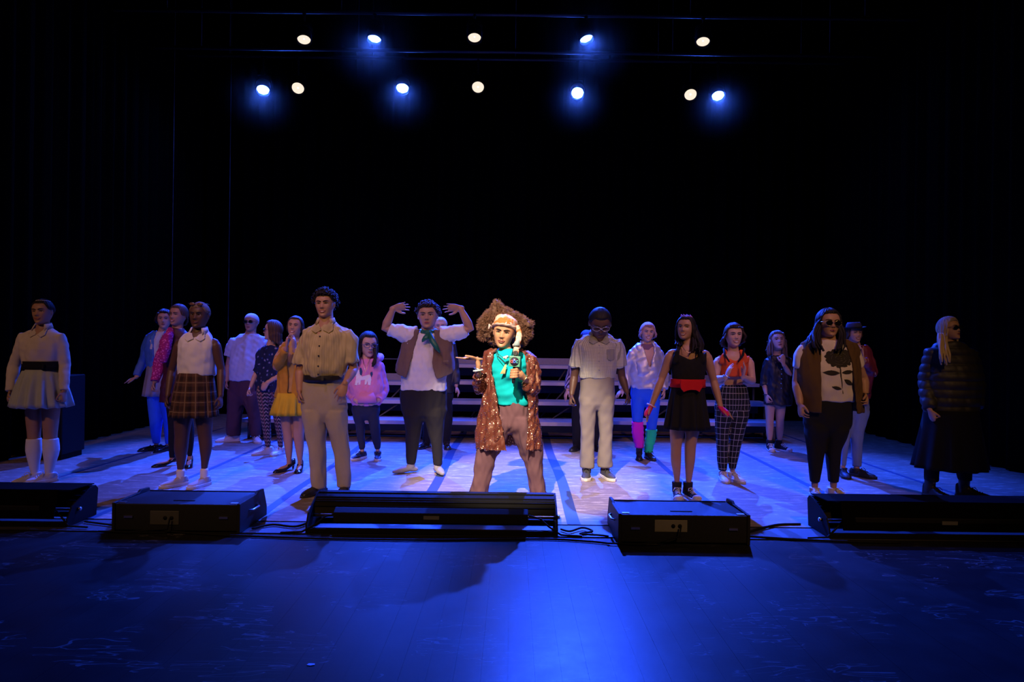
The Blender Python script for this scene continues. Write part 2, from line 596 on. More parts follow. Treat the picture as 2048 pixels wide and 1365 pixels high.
drape((-5.5, 6.9, 0), (-5.5, 12.1, 0), 8.2, 'black side curtain along the left edge of the stage', 2)
drape((5.5, 12.1, 0), (5.5, 6.9, 0), 8.2, 'black side curtain along the right edge of the stage', 3)

# ------------------------------------------------------------------ overhead battens and lamps
PIPE = plain('dull_black_pipe', (0.05, 0.05, 0.055), 0.45, metal=0.6)
def batten(y, z, label, x0=-5.3, x1=5.3):
    e = empty('pipe_batten', (0, y, z))
    obj('pipe', Geo().cyl((x0, y, z), (x1, y, z), 0.026, 12), PIPE, parent=e, base=(0, y, z))
    for x in (-4.6, -2.3, 0.0, 2.3, 4.6):
        obj('lift_line', Geo().cyl((x, y, z), (x, y, 8.38), 0.006, 6), PIPE, parent=e, base=(0, y, z))
    tag(e, label, 'pipe', 'overhead pipes')
    return e
Z1 = px(949, 28, 9.0).z
batten(9.0, Z1, 'upper steel pipe carrying the nearer row of stage lamps')
Z2 = px(949, 118, 11.0).z
batten(11.0, Z2, 'lower steel pipe carrying the farther row of stage lamps')
batten(10.0, px(949, 103, 10.0).z, 'empty steel pipe between the two lamp rows')
GLASS_BLUE = emitter('blue_led_lens', (0.04, 0.13, 1.0), 420.0)
GLASS_WARM = emitter('warm_lamp_reflector', (1.0, 0.84, 0.66), 1.05)
BULB = emitter('warm_filament', (1.0, 0.86, 0.68), 5.0)
LAMPN = {749: 'left blue lamp of the nearer top row', 1172: 'right blue lamp of the nearer top row',
         526: 'leftmost blue lamp of the lower farther row', 805: 'blue lamp left of centre in the lower row',
         1155: 'brightest blue lamp right of centre in the lower row', 1436: 'rightmost blue lamp of the lower farther row',
         608: 'left warm dim lamp of the top row', 949: 'middle warm dim lamp of the top row', 1406: 'right warm dim lamp of the top row',
         596: 'left warm dim lamp of the lower row', 956: 'middle warm dim lamp of the lower row', 1381: 'right warm dim lamp of the lower row'}
def stage_lamp(x, y, Y, target, blue, power=0):
    p = px(x, y, Y)
    zp = Z1 if Y < 10 else Z2
    d = (Vector(target) - p).normalized()
    q = d.to_track_quat('Z', 'Y').to_matrix()
    e = empty('stage_lamp', p)
    r = 0.095 if Y > 10 else 0.085
    g = Geo()
    a, b = q @ Vector((1, 0, 0)), q @ Vector((0, 1, 0))
    def ring(rr, s, n=24):
        return [p + d * s + a * (rr * cos(2 * pi * k / n)) + b * (rr * sin(2 * pi * k / n)) for k in range(n)]
    g.rings([ring(r * 0.5, -0.27), ring(r * 0.95, -0.24), ring(r * 1.18, -0.16), ring(r * 1.18, 0.035), ring(r * 1.06, 0.035), ring(r * 1.04, -0.02)])
    can = obj('lamp_can', g, BLACKM, parent=e, base=p)
    for k in range(4):
        s = -0.21 + 0.022 * k
        g = Geo().rings([ring(r * 1.2, s), ring(r * 1.26, s + 0.003), ring(r * 1.26, s + 0.008), ring(r * 1.2, s + 0.011)])
        obj('cooling_fin', g, BLACKM, parent=can, base=p)
    if blue:
        g = Geo()
        g.rings([ring(r * 0.98, -0.012, 8), ring(r * 0.98, 0.0, 8), ring(r * 0.5, 0.012, 8)])
        obj('lens', g, GLASS_BLUE, parent=e, base=p)
        L = spot('blue_beam', p + d * 0.85, target, BLUE, power, (66 if x == 1155 else 52) if Y > 10 else 80, 1.0, 0.03)  # source set ahead of the lens so the beam clears the halo haze
    else:
        g = Geo()
        g.rings([ring(r * 1.0, 0.0), ring(r * 0.8, -0.035), ring(r * 0.45, -0.06), ring(r * 0.2, -0.065)])
        obj('reflector', g, GLASS_WARM, parent=e, base=p)
        g = Geo().ell(p + d * -0.03, (r * 0.22, r * 0.22, r * 0.4), q)
        obj('bulb', g, BULB, parent=e, base=p)
    # yoke and clamp up to the pipe
    top = Vector((p.x, Y, zp))
    hang = Vector((p.x, p.y, p.z + r * 1.9)) - d * 0.08
    g = Geo()
    for sx in (-1, 1):
        g.tube([p - d * 0.08 + a * (sx * r * 1.32), hang + a * (sx * r * 1.0), hang + a * (sx * r * 0.1)], [0.008] * 3, 6)
    obj('yoke', g, BLACKM, parent=e, base=p)
    obj('hook_clamp', Geo().tube([hang, hang.lerp(top, 0.5), top - Vector((0, 0, 0.02))], [0.014, 0.014, 0.03], 8), BLACKM, parent=e, base=p)
    tag(e, LAMPN[x], 'stage light', 'blue stage lamps' if blue else 'warm stage lamps')
for x, y, Y, t, pw in BLUE_LAMPS:
    stage_lamp(x, y, Y, t, True, pw)
for x, y, Y in WARM_LAMPS:
    stage_lamp(x, y, Y, (px(x, y, Y).x * 0.7, 6.4 if Y < 10 else 5.0, 0), False)
# hanging lines at the left
for (x, y0, y1, Y, lab) in ((456, 190, 420, 11.6, 'thin pale rope hanging by the back curtain, upper left'), (340, 440, 640, 10.6, 'thin pale rope hanging behind the blue-tights performer')):
    a, b = px(x, y1 + 260, Y), px(x, y0, Y)
    b.x, b.z = a.x, 8.4
    a.z = 0.3
    o = obj('rope', Geo().cyl(a, b, 0.004, 6), plain('pale_rope', (0.30, 0.30, 0.32), 0.8), base=a)
    tag(o, lab, 'rope', 'hanging ropes')

# ------------------------------------------------------------------ choral risers
DECK = plain('grey_riser_carpet', (0.30, 0.27, 0.30), 0.9, bump=0.3, bscale=200)
EDGE = plain('riser_edge_trim', (0.42, 0.38, 0.42), 0.6)
FRAME = plain('riser_frame', (0.06, 0.06, 0.065), 0.5, metal=0.4)
def riser(x0, x1, y0, hs, label, back=True):
    base = Vector(((x0 + x1) / 2, y0, 0))
    e = empty('choir_riser', base)
    dp = 0.46
    for i, h in enumerate(hs):
        a = y0 + dp * i
        dk = obj('deck', Geo().box((x0 + 0.01, a, h - 0.05), (x1 - 0.01, a + dp - 0.01, h)), DECK, parent=e, base=base, smooth=False, bevel=0.006)
        obj('edge_trim', Geo().box((x0 + 0.012, a - 0.012, h - 0.048), (x1 - 0.012, a, h + 0.002)), EDGE, parent=dk, base=base, smooth=False)
        obj('kick_panel', Geo().box((x0 + 0.05, a + dp - 0.06, max(0.03, h - 0.19)), (x1 - 0.05, a + dp - 0.045, h - 0.05)), FRAME, parent=e, base=base, smooth=False)
        for x in (x0 + 0.08, (x0 + x1) / 2, x1 - 0.08):
            obj('leg', Geo().cyl((x, a + 0.05, 0), (x, a + 0.05, h - 0.05), 0.018, 10), FRAME, parent=e, base=base)
        if i:
            for s in (0.3, 0.7):
                xa = x0 + (x1 - x0) * s
                obj('brace', Geo().cyl((xa - 0.28, a + 0.05, 0.06), (xa + 0.28, a + 0.05, h - 0.07), 0.012, 8), FRAME, parent=e, base=base)
    h = hs[-1]
    ye = y0 + dp * len(hs)
    obj('back_panel', Geo().box((x0 + 0.02, ye - 0.01, h + 0.0), (x1 - 0.02, ye + 0.01, h + 0.10)), DECK, parent=e, base=base, smooth=False)
    if back:
        g = Geo()
        g.tube([(x0 + 0.06, ye + 0.03, 0.02), (x0 + 0.06, ye + 0.03, h + 0.32), (x1 - 0.06, ye + 0.03, h + 0.32), (x1 - 0.06, ye + 0.03, 0.02)], [0.012] * 4, 8)
        obj('back_rail', g, FRAME, parent=e, base=base)
    tag(e, label, 'riser', 'choir risers')
riser(-3.60, -1.16, 9.12, (0.28, 0.51, 0.74), 'three-step grey riser with back rail behind the pink hoodie girl')
riser(-1.14, 1.28, 9.12, (0.28, 0.51, 0.76, 0.99), 'four-step grey riser behind the central reporter', False)
riser(1.30, 3.74, 9.35, (0.28, 0.51, 0.76), 'three-step grey riser behind the grid-trousers performer', False)

# black cabinet in the left wing
b0 = Vector((-4.99, 7.62, 0))
e = empty('cabinet', b0)
CB = plain('blue_black_laminate', (0.010, 0.011, 0.014), 0.6, spec=0.15)
obj('body', Geo().box((-5.27, 7.42, 0.06), (-4.88, 7.82, 0.92)), CB, parent=e, base=b0, smooth=False, bevel=0.01)
obj('plinth', Geo().box((-5.25, 7.44, 0.0), (-4.90, 7.80, 0.06)), BLACK, parent=e, base=b0, smooth=False)
d_ = obj('door', Geo().box((-5.25, 7.405, 0.09), (-4.90, 7.42, 0.90)), CB, parent=e, base=b0, smooth=False, bevel=0.004)
obj('handle', Geo().tube([(-4.95, 7.40, 0.55), (-4.95, 7.385, 0.56), (-4.95, 7.385, 0.66), (-4.95, 7.40, 0.67)], [0.005] * 4, 6), STEEL, parent=d_, base=b0)
tag(e, 'black cabinet standing behind the girl in knee socks', 'cabinet')

# ------------------------------------------------------------------ ground-row strip lights
def strip_light(xc, yc, W, label, solid=False):
    base = Vector((xc, yc, 0))
    e = empty('strip_light', base)
    hw = W / 2
    for sx in (-1, 1):
        prof = [(-0.17, 0.0), (0.17, 0.0), (0.19, 0.20), (0.16, 0.228), (0.10, 0.222), (-0.02, 0.175), (-0.12, 0.13), (-0.17, 0.05)]
        g = Geo().prism(prof, lambda p, sx=sx: base + Vector((sx * hw, p[0], p[1])), Vector((-sx * 0.010, 0, 0)))
        pl = obj('end_plate', g, BLACKM, parent=e, base=base, smooth=False)
        obj('wing_nut', Geo().cyl(base + Vector((sx * (hw + 0.0), -0.05, 0.1)), base + Vector((sx * (hw + 0.02), -0.05, 0.1)), 0.014, 8), STEEL, parent=pl, base=base)
    # curved back hood, opening upstage
    pr = [(-0.02, 0.10), (0.0, 0.145), (0.045, 0.185), (0.105, 0.21), (0.165, 0.222), (0.165, 0.228), (0.10, 0.217), (0.04, 0.193), (-0.008, 0.15), (-0.028, 0.10)]
    g = Geo().prism(pr, lambda p: base + Vector((-hw + 0.012, p[0], p[1])), Vector((W - 0.024, 0, 0)))
    hood = obj('hood', g, BLACKM, parent=e, base=base, smooth=False)
    for (y_, z_) in ((-0.012, 0.150), (0.018, 0.178), (0.058, 0.201), (0.112, 0.222)):
        obj('rib', Geo().cyl(base + Vector((-hw + 0.014, y_, z_)), base + Vector((hw - 0.014, y_, z_)), 0.005, 6), BLACKM, parent=hood, base=base)
    # lamp bar slung in front
    prb = [(-0.16, 0.072), (-0.05, 0.072), (-0.04, 0.15), (-0.10, 0.166), (-0.155, 0.14)]
    g = Geo().prism(prb, lambda p: base + Vector((-hw + 0.19, p[0], p[1])), Vector((W - 0.40, 0, 0)))
    bar = obj('lamp_bar', g, BLACK, parent=e, base=base, smooth=False, bevel=0.004)
    obj('rating_plate', Geo().box((xc - 0.06, yc - 0.1605, 0.10), (xc + 0.05, yc - 0.157, 0.125)), plain('grey_label', (0.12, 0.12, 0.11), 0.6), parent=bar, base=base, smooth=False)
    if solid:
        obj('front_panel', Geo().prism([(-0.172, 0.055), (-0.164, 0.055), (-0.112, 0.252), (-0.120, 0.252)], lambda p: base + Vector((-hw + 0.10, p[0], p[1])), Vector((W - 0.2, 0, 0))), VELVET, parent=e, base=base, smooth=False)
        obj('top_flap', Geo().prism([(-0.12, 0.246), (-0.12, 0.252), (0.16, 0.242), (0.16, 0.236)], lambda p: base + Vector((-hw + 0.012, p[0], p[1])), Vector((W - 0.024, 0, 0))), VELVET, parent=e, base=base, smooth=False)
    obj('tie_rod', Geo().cyl(base + Vector((-hw, -0.02, 0.085)), base + Vector((hw, -0.02, 0.085)), 0.010, 10), STEEL, parent=e, base=base)
    obj('base_rail', Geo().box((xc - hw + 0.01, yc - 0.17, 0.0), (xc + hw - 0.01, yc - 0.14, 0.03)), BLACKM, parent=e, base=base, smooth=False)
    obj('base_rail', Geo().box((xc - hw + 0.01, yc + 0.13, 0.0), (xc + hw - 0.01, yc + 0.16, 0.03)), BLACKM, parent=e, base=base, smooth=False)
    for sx in (-1, 1):
        obj('power_tail', Geo().tube([base + Vector((sx * (hw - 0.2), -0.1, 0.12)), base + Vector((sx * (hw - 0.12), -0.11, 0.10)), base + Vector((sx * (hw - 0.06), -0.13, 0.05)), base + Vector((sx * (hw + 0.02), -0.19, 0.012)), base + Vector((sx * (hw + 0.16), -0.2, 0.008))], [0.007] * 5, 6), BLACK, parent=e, base=base)
    tag(e, label, 'strip light', 'ground row strip lights')
    return e
Yc = 4.945
def gx(x, y, Y):
    return px(x, y, Y).x
strip_light((gx(625, 1040, Yc) + gx(1113, 1045, Yc)) / 2, Yc, gx(1113, 1045, Yc) - gx(625, 1040, Yc), 'black strip light in the centre, in front of the reporter')
strip_light(gx(165, 1010, 5.02) - 0.86, 5.02, 1.72, 'black strip light at the left edge, below the knee-socks girl', True)
strip_light(gx(1637, 1030, 4.97) + 0.86, 4.97, 1.72, 'black strip light at the right, below the puffer-jacket performer', True)

# ------------------------------------------------------------------ floor monitors
CAB = plain('black_textured_cabinet', (0.014, 0.015, 0.017), 0.5, bump=0.35, bscale=350, spec=0.2)
PLATE = plain('pale_input_plate', (0.20, 0.19, 0.13), 0.5)
def monitor(x, y, label, plate):
    Y = depth_at(x, y)
    c = px(x, y, Y); c.z = 0
    e = empty('floor_monitor', c)
    hw = 0.445
    prof = [(0.0, 0.012), (0.50, 0.012), (0.50, 0.05), (0.43, 0.190), (0.0, 0.198)]
    g = Geo().prism(prof, lambda p: c + Vector((-hw + 0.02, p[0], p[1])), Vector((2 * hw - 0.04, 0, 0)))
    bd = obj('body', g, CAB, parent=e, base=c, smooth=False, bevel=0.006)
    for sx in (-1, 1):
        pr = [(-0.006, 0.0), (0.52, 0.0), (0.52, 0.07), (0.45, 0.215), (0.34, 0.222), (0.31, 0.205), (-0.006, 0.205)]
        g = Geo().prism(pr, lambda p, sx=sx: c + Vector((sx * hw, p[0], p[1])), Vector((-sx * 0.022, 0, 0)))
        ck = obj('side_cheek', g, CAB, parent=e, base=c, smooth=False, bevel=0.004)
        g = Geo().tube([c + Vector((sx * (hw + 0.001), 0.16, 0.12)), c + Vector((sx * (hw + 0.02), 0.18, 0.12)), c + Vector((sx * (hw + 0.02), 0.30, 0.12)), c + Vector((sx * (hw + 0.001), 0.32, 0.12))], [0.008] * 4, 6)
        obj('handle', g, STEEL, parent=ck, base=c)
        g = Geo().prism([(0.02, 0.199), (0.05, 0.2), (0.05, 0.203), (0.02, 0.203)], lambda p, sx=sx: c + Vector((sx * (hw - 0.03), p[0], p[1])), Vector((-sx * 0.05, 0, 0)))
        obj('corner_bracket', g, STEEL, parent=bd, base=c, smooth=False)
    gr = obj('speaker_grille', Geo().prism([(0.505, 0.055), (0.512, 0.056), (0.442, 0.196), (0.436, 0.193)], lambda p: c + Vector((-hw + 0.03, p[0], p[1])), Vector((2 * hw - 0.06, 0, 0))), BLACKM, parent=e, base=c, smooth=False)
    obj('top_slot', Geo().box((c.x - 0.07, c.y + 0.10, 0.1975), (c.x + 0.08, c.y + 0.115, 0.201)), BLACK, parent=bd, base=c, smooth=False)
    x0, x1, z0, z1 = plate
    pl = obj('input_plate', Geo().box((c.x + x0, c.y - 0.004, z0), (c.x + x1, c.y + 0.002, z1)), PLATE if x1 > 0.0 and z0 > 0.08 else plain('dark_input_plate', (0.06, 0.06, 0.05), 0.5), parent=e, base=c, smooth=False, bevel=0.002)
    for k in range(2):
        xx = c.x + x1 - 0.05 - 0.045 * k
        obj('socket', Geo().cyl((xx, c.y - 0.006, (z0 + z1) / 2), (xx, c.y, (z0 + z1) / 2), 0.014, 12), BLACK, parent=pl, base=c)
    g = Geo().tube([(c.x + x1 - 0.05, c.y - 0.03, (z0 + z1) / 2), (c.x + x1 - 0.06, c.y - 0.04, z0 - 0.02), (c.x + x0 + 0.02, c.y - 0.05, 0.03), (c.x - 0.3, c.y - 0.05, 0.014), (c.x - 0.52, c.y - 0.03, 0.012)], [0.006] * 5, 6)
    obj('signal_cable', g, BLACK, parent=e, base=c)
    for sx in (-1, 1):
        obj('latch', Geo().box((c.x + sx * 0.33 - 0.03, c.y - 0.008, 0.10), (c.x + sx * 0.33 + 0.03, c.y, 0.115)), STEEL, parent=e, base=c, smooth=False)
    tag(e, label, 'speaker', 'floor monitors')
monitor(352, 1066, 'black floor monitor speaker at left, before the plaid-skirt performer', (-0.18, 0.02, 0.055, 0.15))
monitor(1368, 1090, 'black floor monitor speaker at right with a pale input plate', (-0.20, 0.02, 0.085, 0.165))

# ------------------------------------------------------------------ cables, tape scrap
def cable(pts, r, label):
    P = []
    for (x, y, z) in pts:
        Y = depth_at(x, y, 0)
        q = px(x, y, Y); q.z = z
        P.append(q)
    # smooth by Catmull-Rom
    out = []
    for i in range(len(P) - 1):
        p0, p1, p2, p3 = P[max(i - 1, 0)], P[i], P[i + 1], P[min(i + 2, len(P) - 1)]
        for k in range(8):
            t = k / 8
            out.append(0.5 * ((2 * p1) + (p2 - p0) * t + (2 * p0 - 5 * p1 + 4 * p2 - p3) * t * t + (3 * p1 - p0 - 3 * p2 + p3) * t ** 3))
    out.append(P[-1])
    c = out[0].copy()
    o = obj('cable', Geo().tube(out, r, 6), BLACK, base=c)
    tag(o, label, 'cable', 'cables along the stage edge')
cable([(505, 1060, .008), (545, 1052, .008), (590, 1056, .008), (622, 1046, .008)], 0.008, 'black cable from the left monitor to the centre strip light')
cable([(170, 1046, .008), (300, 1062, .008), (420, 1072, .008), (520, 1076, .008), (640, 1080, .008), (860, 1083, .008), (1080, 1081, .008), (1180, 1086, .008), (1218, 1090, .008)], 0.007, 'long black cable lying along the stage edge')
cable([(1122, 1062, .01), (1140, 1066, .01), (1165, 1060, .014), (1185, 1066, .01), (1160, 1071, .01), (1200, 1074, .01), (1216, 1076, .01)], 0.007, 'looped black cable between centre strip light and right monitor')
cable([(1500, 1066, .008), (1530, 1058, .01), (1560, 1052, .008), (1600, 1051, .008)], 0.009, 'short black cable right of the right monitor')
cable([(1500, 1076, .008), (1560, 1080, .008), (1640, 1084, .008), (1720, 1087, .008), (1800, 1088, .008)], 0.008, 'black cable lying along the floor before the right strip light')
q = px(622, 1330, depth_at(622, 1330)); q.z = 0
o = obj('tape_scrap', Geo().prism([(-0.016, -0.007), (0.0, -0.012), (0.017, -0.006), (0.014, 0.008), (-0.012, 0.009)], lambda p: q + Vector((p[0], p[1], 0.0)), Vector((0, 0, 0.0015))), plain('pale_tape', (0.35, 0.38, 0.42), 0.6), base=q, smooth=False)
tag(o, 'small pale scrap of tape stuck on the dark apron floor', 'tape')

# ------------------------------------------------------------------ haze balls added around the blue lamps to shape their halos
m = bpy.data.materials.new('lamp_halo_haze')
m.use_nodes = True
nt = m.node_tree
nt.nodes.remove(nt.nodes['Principled BSDF'])
vs_ = N(nt, 'ShaderNodeVolumeScatter', i_Density=0.004, i_Anisotropy=0.0)
nt.links.new(vs_.outputs[0], nt.nodes['Material Output'].inputs['Volume'])
co = N(nt, 'ShaderNodeTexCoord')
ln_ = N(nt, 'ShaderNodeVectorMath', operation='LENGTH')
nt.links.new(co.outputs['Object'], ln_.inputs[0])
fal = N(nt, 'ShaderNodeMapRange', i_1=0.0, i_2=0.85, i_3=1.0, i_4=0.0)
nt.links.new(ln_.outputs['Value'], fal.inputs[0])
nt.links.new(math_n(nt, 'MULTIPLY', math_n(nt, 'POWER', fal.outputs[0], 3.0), 0.34), vs_.inputs['Density'])
hz0 = None
for (x, y, Y, t_, pw) in BLUE_LAMPS:
    q = px(x, y, Y)
    if hz0 is None:
        hz0 = obj('haze', Geo().ell((0, 0, 0), (0.84, 0.84, 0.84), None, 24, 14), m)
        hz = hz0
    else:
        hz = share(hz0, q)
    hz.location = q
    hz['kind'] = 'stuff'
    hz['label'] = 'haze ball added for the halo around the ' + LAMPN[x]
    hz['category'] = 'haze'
# ------------------------------------------------------------------ people: body, clothes, hair
SK_C, SK_R = Vector((0, 0.035, 0.575)), Vector((0.352, 0.43, 0.43))
HP = [  # head profile in head heights: z, half width, front, back
    (0.00, 0.10, 0.335, -0.02), (0.03, 0.155, 0.385, 0.05), (0.08, 0.205, 0.395, 0.12), (0.15, 0.25, 0.385, 0.21),
    (0.24, 0.285, 0.385, 0.30), (0.33, 0.312, 0.385, 0.37), (0.43, 0.335, 0.385, 0.42), (0.53, 0.348, 0.382, 0.45),
    (0.62, 0.352, 0.390, 0.462), (0.71, 0.340, 0.385, 0.448), (0.79, 0.312, 0.352, 0.410), (0.86, 0.270, 0.295, 0.355),
    (0.92, 0.210, 0.222, 0.285), (0.97, 0.130, 0.130, 0.185), (1.0, 0.045, 0.04, 0.08)]
HPz = np.array([r[0] for r in HP])
def hp(z):
    return tuple(float(np.interp(z, HPz, [r[k] for r in HP])) for k in (1, 2, 3))
def gs(a, s):
    return math.exp(-(a / s) ** 2)
def feat(x, z, smile=0.0):
    d = 0.0
    t = min(max((z - 0.37) / 0.20, 0), 1)
    d += 0.105 * (1 - t) ** 0.8 * gs(x, 0.055 - 0.015 * t) * (1 if z >= 0.37 else gs(z - 0.37, 0.028))
    for s in (-1, 1):
        d += 0.030 * gs(x - s * 0.052, 0.03) * gs(z - 0.375, 0.03)
        d -= 0.050 * gs(x - s * 0.145, 0.075) * gs(z - 0.525, 0.045)
        d += 0.016 * gs(x - s * 0.14, 0.09) * gs(z - 0.62, 0.03)
        d += (0.012 + 0.02 * smile) * gs(x - s * 0.19, 0.07) * gs(z - 0.37, 0.07)
    d += 0.026 * gs(x, 0.10) * gs(z - 0.265, 0.026) + 0.024 * gs(x, 0.085) * gs(z - 0.205, 0.024)
    d -= 0.014 * gs(x, 0.11) * gs(z - 0.236, 0.012) + 0.012 * gs(x, 0.09) * gs(z - 0.15, 0.03)
    d += 0.03 * gs(x, 0.09) * gs(z - 0.06, 0.05)
    return d
def face_y(x, z, smile=0.0):
    wd, f, b = hp(z)
    t = min(abs(x) / wd, 0.98)
    return -f * (1 - t ** 2.3) ** (1 / 2.3) - feat(x, z, smile)

class Person:
    def __init__(s, crop, yfoot, xref, label, build=1.0, yaw=0.0):
        """crop = (x0, y0, scale) of the close view the numbers were read from; yfoot = ground line of the shoe tips there"""
        s.c = crop
        X, Yp = s.u(xref, yfoot)
        s.Y = depth_at(X, Yp - 6)
        s.ppm = F / s.Y
        p = px(X, Yp, s.Y)
        s.base = Vector((p.x, s.Y, 0))
        s.e = empty('person', s.base)
        tag(s.e, label, 'person', 'performers on stage')
        s.g = Geo()
        s.build = build
        s.yaw = radians(yaw)
        s.legs, s.arms = [], []
        s.body = None
        s.seed = int(X)
    def u(s, x, y):
        return s.c[0] + x / s.c[2], s.c[1] + y / s.c[2]
    def w(s, x, y, dy=0.0):
        X, Yp = s.u(x, y)
        return px(X, Yp, s.Y + dy)
    def m(s, d):
        return d / s.c[2] / s.ppm
    def part(s, name, g, mat, parent=None, **k):
        return obj(name, g, mat, parent=parent or s.e, base=s.base, **k)
    # rings given as (y, xl, xr[, half depth[, dy]])
    def ring(s, r, grow=0.0, n=28, ex=2.25, dsc=1.0, hdmul=0.60, hdadd=0.02):
        y, xl, xr = r[:3]
        dy = r[4] if len(r) > 4 else 0.0
        a, b = s.w(xl, y, dy), s.w(xr, y, dy)
        c = (a + b) / 2
        hw = (b.x - a.x) / 2
        hd = (r[3] if len(r) > 3 and r[3] else hw * hdmul + hdadd) * dsc
        hw, hd = max(hw + grow, hw * 0.55), max(hd + grow, hd * 0.55)
        out = []
        cy, sy = cos(s.yaw), sin(s.yaw)
        for k in range(n):
            t = 2 * pi * k / n
            x = hw * math.copysign(abs(sin(t)) ** (2 / ex), sin(t))
            y_ = -hd * math.copysign(abs(cos(t)) ** (2 / ex), cos(t))
            # a turned body: widths stay as seen, the section is skewed a little
            out.append(Vector((c.x + x, c.y + y_ + x * sy * 0.5, c.z)))
        return out
    def dens(s, rr, step=0.035, neck=False):
        """interpolate the ring list smoothly"""
        full = []
        for i, r in enumerate(rr):
            hw = s.m(r[2] - r[1]) / 2
            hd = r[3] if len(r) > 3 and r[3] else hw * 0.60 + 0.02
            if neck and i < 4:
                hd = min(hd, (0.066, 0.078, 0.092, 0.115)[i] * s.build ** 0.7)
            full.append((r[0], r[1], r[2], hd, r[4] if len(r) > 4 else 0.0))
        if len(full) < 3:
            return full
        out = []
        for i in range(len(full) - 1):
            p0, p1, p2, p3 = full[max(i - 1, 0)], full[i], full[i + 1], full[min(i + 2, len(full) - 1)]
            nn = max(1, int(abs(s.m(p2[0] - p1[0])) / step))
            for k in range(nn):
                t = k / nn
                q = []
                for j in range(5):
                    if j == 0:
                        q.append(p1[0] + (p2[0] - p1[0]) * t)
                    else:
                        m1 = (p2[j] - p0[j]) / max(1e-6, abs(p2[0] - p0[0])) * abs(p2[0] - p1[0])
                        m2 = (p3[j] - p1[j]) / max(1e-6, abs(p3[0] - p1[0])) * abs(p2[0] - p1[0])
                        h = (2 * t ** 3 - 3 * t * t + 1) * p1[j] + (t ** 3 - 2 * t * t + t) * m1 + (-2 * t ** 3 + 3 * t * t) * p2[j] + (t ** 3 - t * t) * m2
                        q.append(h)
                out.append(tuple(q))
        out.append(full[-1])
        return out
    def loft(s, g, rr, grow=0.0, neck=False, vneck=0.0, **k):
        rings = [s.ring(r, grow, **k) for r in s.dens(rr, neck=neck)]
        if vneck:            # open front: the upper edge dips below the throat
            z0, h = rings[0][0].z, vneck * 2.0
            for ring in rings:
                n = len(ring)
                for j, v in enumerate(ring):
                    f = max(0.0, 1 - (z0 - v.z) / h)
                    v.z -= vneck * f * max(0.0, cos(2 * pi * j / n)) ** 3
        g.rings(rings)
    # ---- body pieces
    def torso(s, rr):
        s.tr = rr
        l = rr[-1]; cx, hw = (l[1] + l[2]) / 2, (l[2] - l[1]) / 2
        q = [r if i < 5 else (r[0], r[1], r[2], s.m(r[2] - r[1]) / 2 * 0.46 + 0.012) for i, r in enumerate(rr[:-1])]
        s.loft(s.g, q + [(l[0], cx - hw * 0.3, cx + hw * 0.3, 0.035)], -0.023, neck=True)
        return s
    def head(s, cx, top, chin, yaw=0, pitch=0, roll=0, skinm=None, dy=0.0, smile=0.0, neck=None, female=True, lip=(0.35, 0.10, 0.09), eye=(0.05, 0.025, 0.012), brow=(0.02, 0.012, 0.008), shut=False, fat=1.0):
        a, b = s.w(cx, top, dy), s.w(cx, chin, dy)
        s.hh = (a.z - b.z) / max(0.8, cos(radians(pitch)) ** 0.5)
        c = (a + b) / 2
        M = Matrix.Rotation(radians(yaw), 3, 'Z') @ Matrix.Rotation(-radians(pitch), 3, 'X')
        M = Matrix.Rotation(radians(roll), 3, 'Y') @ M
        s.hM = M
        fw = fat
        s.hT = lambda p: c + M @ (Vector((p[0] * fw, p[1], p[2] - 0.5)) * s.hh)
        s.skinm = skinm
        s.smile = smile
        zz = sorted(set([0.0] + list(np.linspace(0.03, 0.97, 34)) + [1.0]))
        rr = []
        nn = 48
        for z in zz:
            wd, f, bk = hp(z)
            ring = []
            for k in range(nn):
                t = 2 * pi * k / nn
                x = wd * math.copysign(abs(sin(t)) ** (2 / 2.3), sin(t))
                if cos(t) > 0:
                    y = -f * abs(cos(t)) ** (2 / 2.3)
                    y -= feat(x, z, smile) * min(1, cos(t) * 2.2)
                else:
                    y = bk * abs(cos(t)) ** (2 / 2.1)
                ring.append(s.hT((x, y, z)))
            rr.append(ring)
        s.g.rings(rr)
        for sx in (-1, 1):   # ears
            s.g.ell(s.hT((sx * 0.355, 0.06, 0.49)), (0.035 * s.hh, 0.075 * s.hh, 0.125 * s.hh), M @ Matrix.Rotation(radians(sx * 18), 3, 'Z'))
        # neck
        nb = s.w(*(neck or ((s.tr[0][1] + s.tr[0][2]) / 2, s.tr[0][0] + 6)), 0.01)
        r = (0.050 if female else 0.060) * s.build ** 0.5
        top_ = s.hT((0, 0.08, 0.25))
        s.g.tube([nb - Vector((0, 0, 0.07)), nb, nb.lerp(top_, 0.5), top_], [r * 1.35, r * 1.12, r, r * 0.98], 16)
        s.face_spec = (smile, lip, eye, brow, shut)
        return s
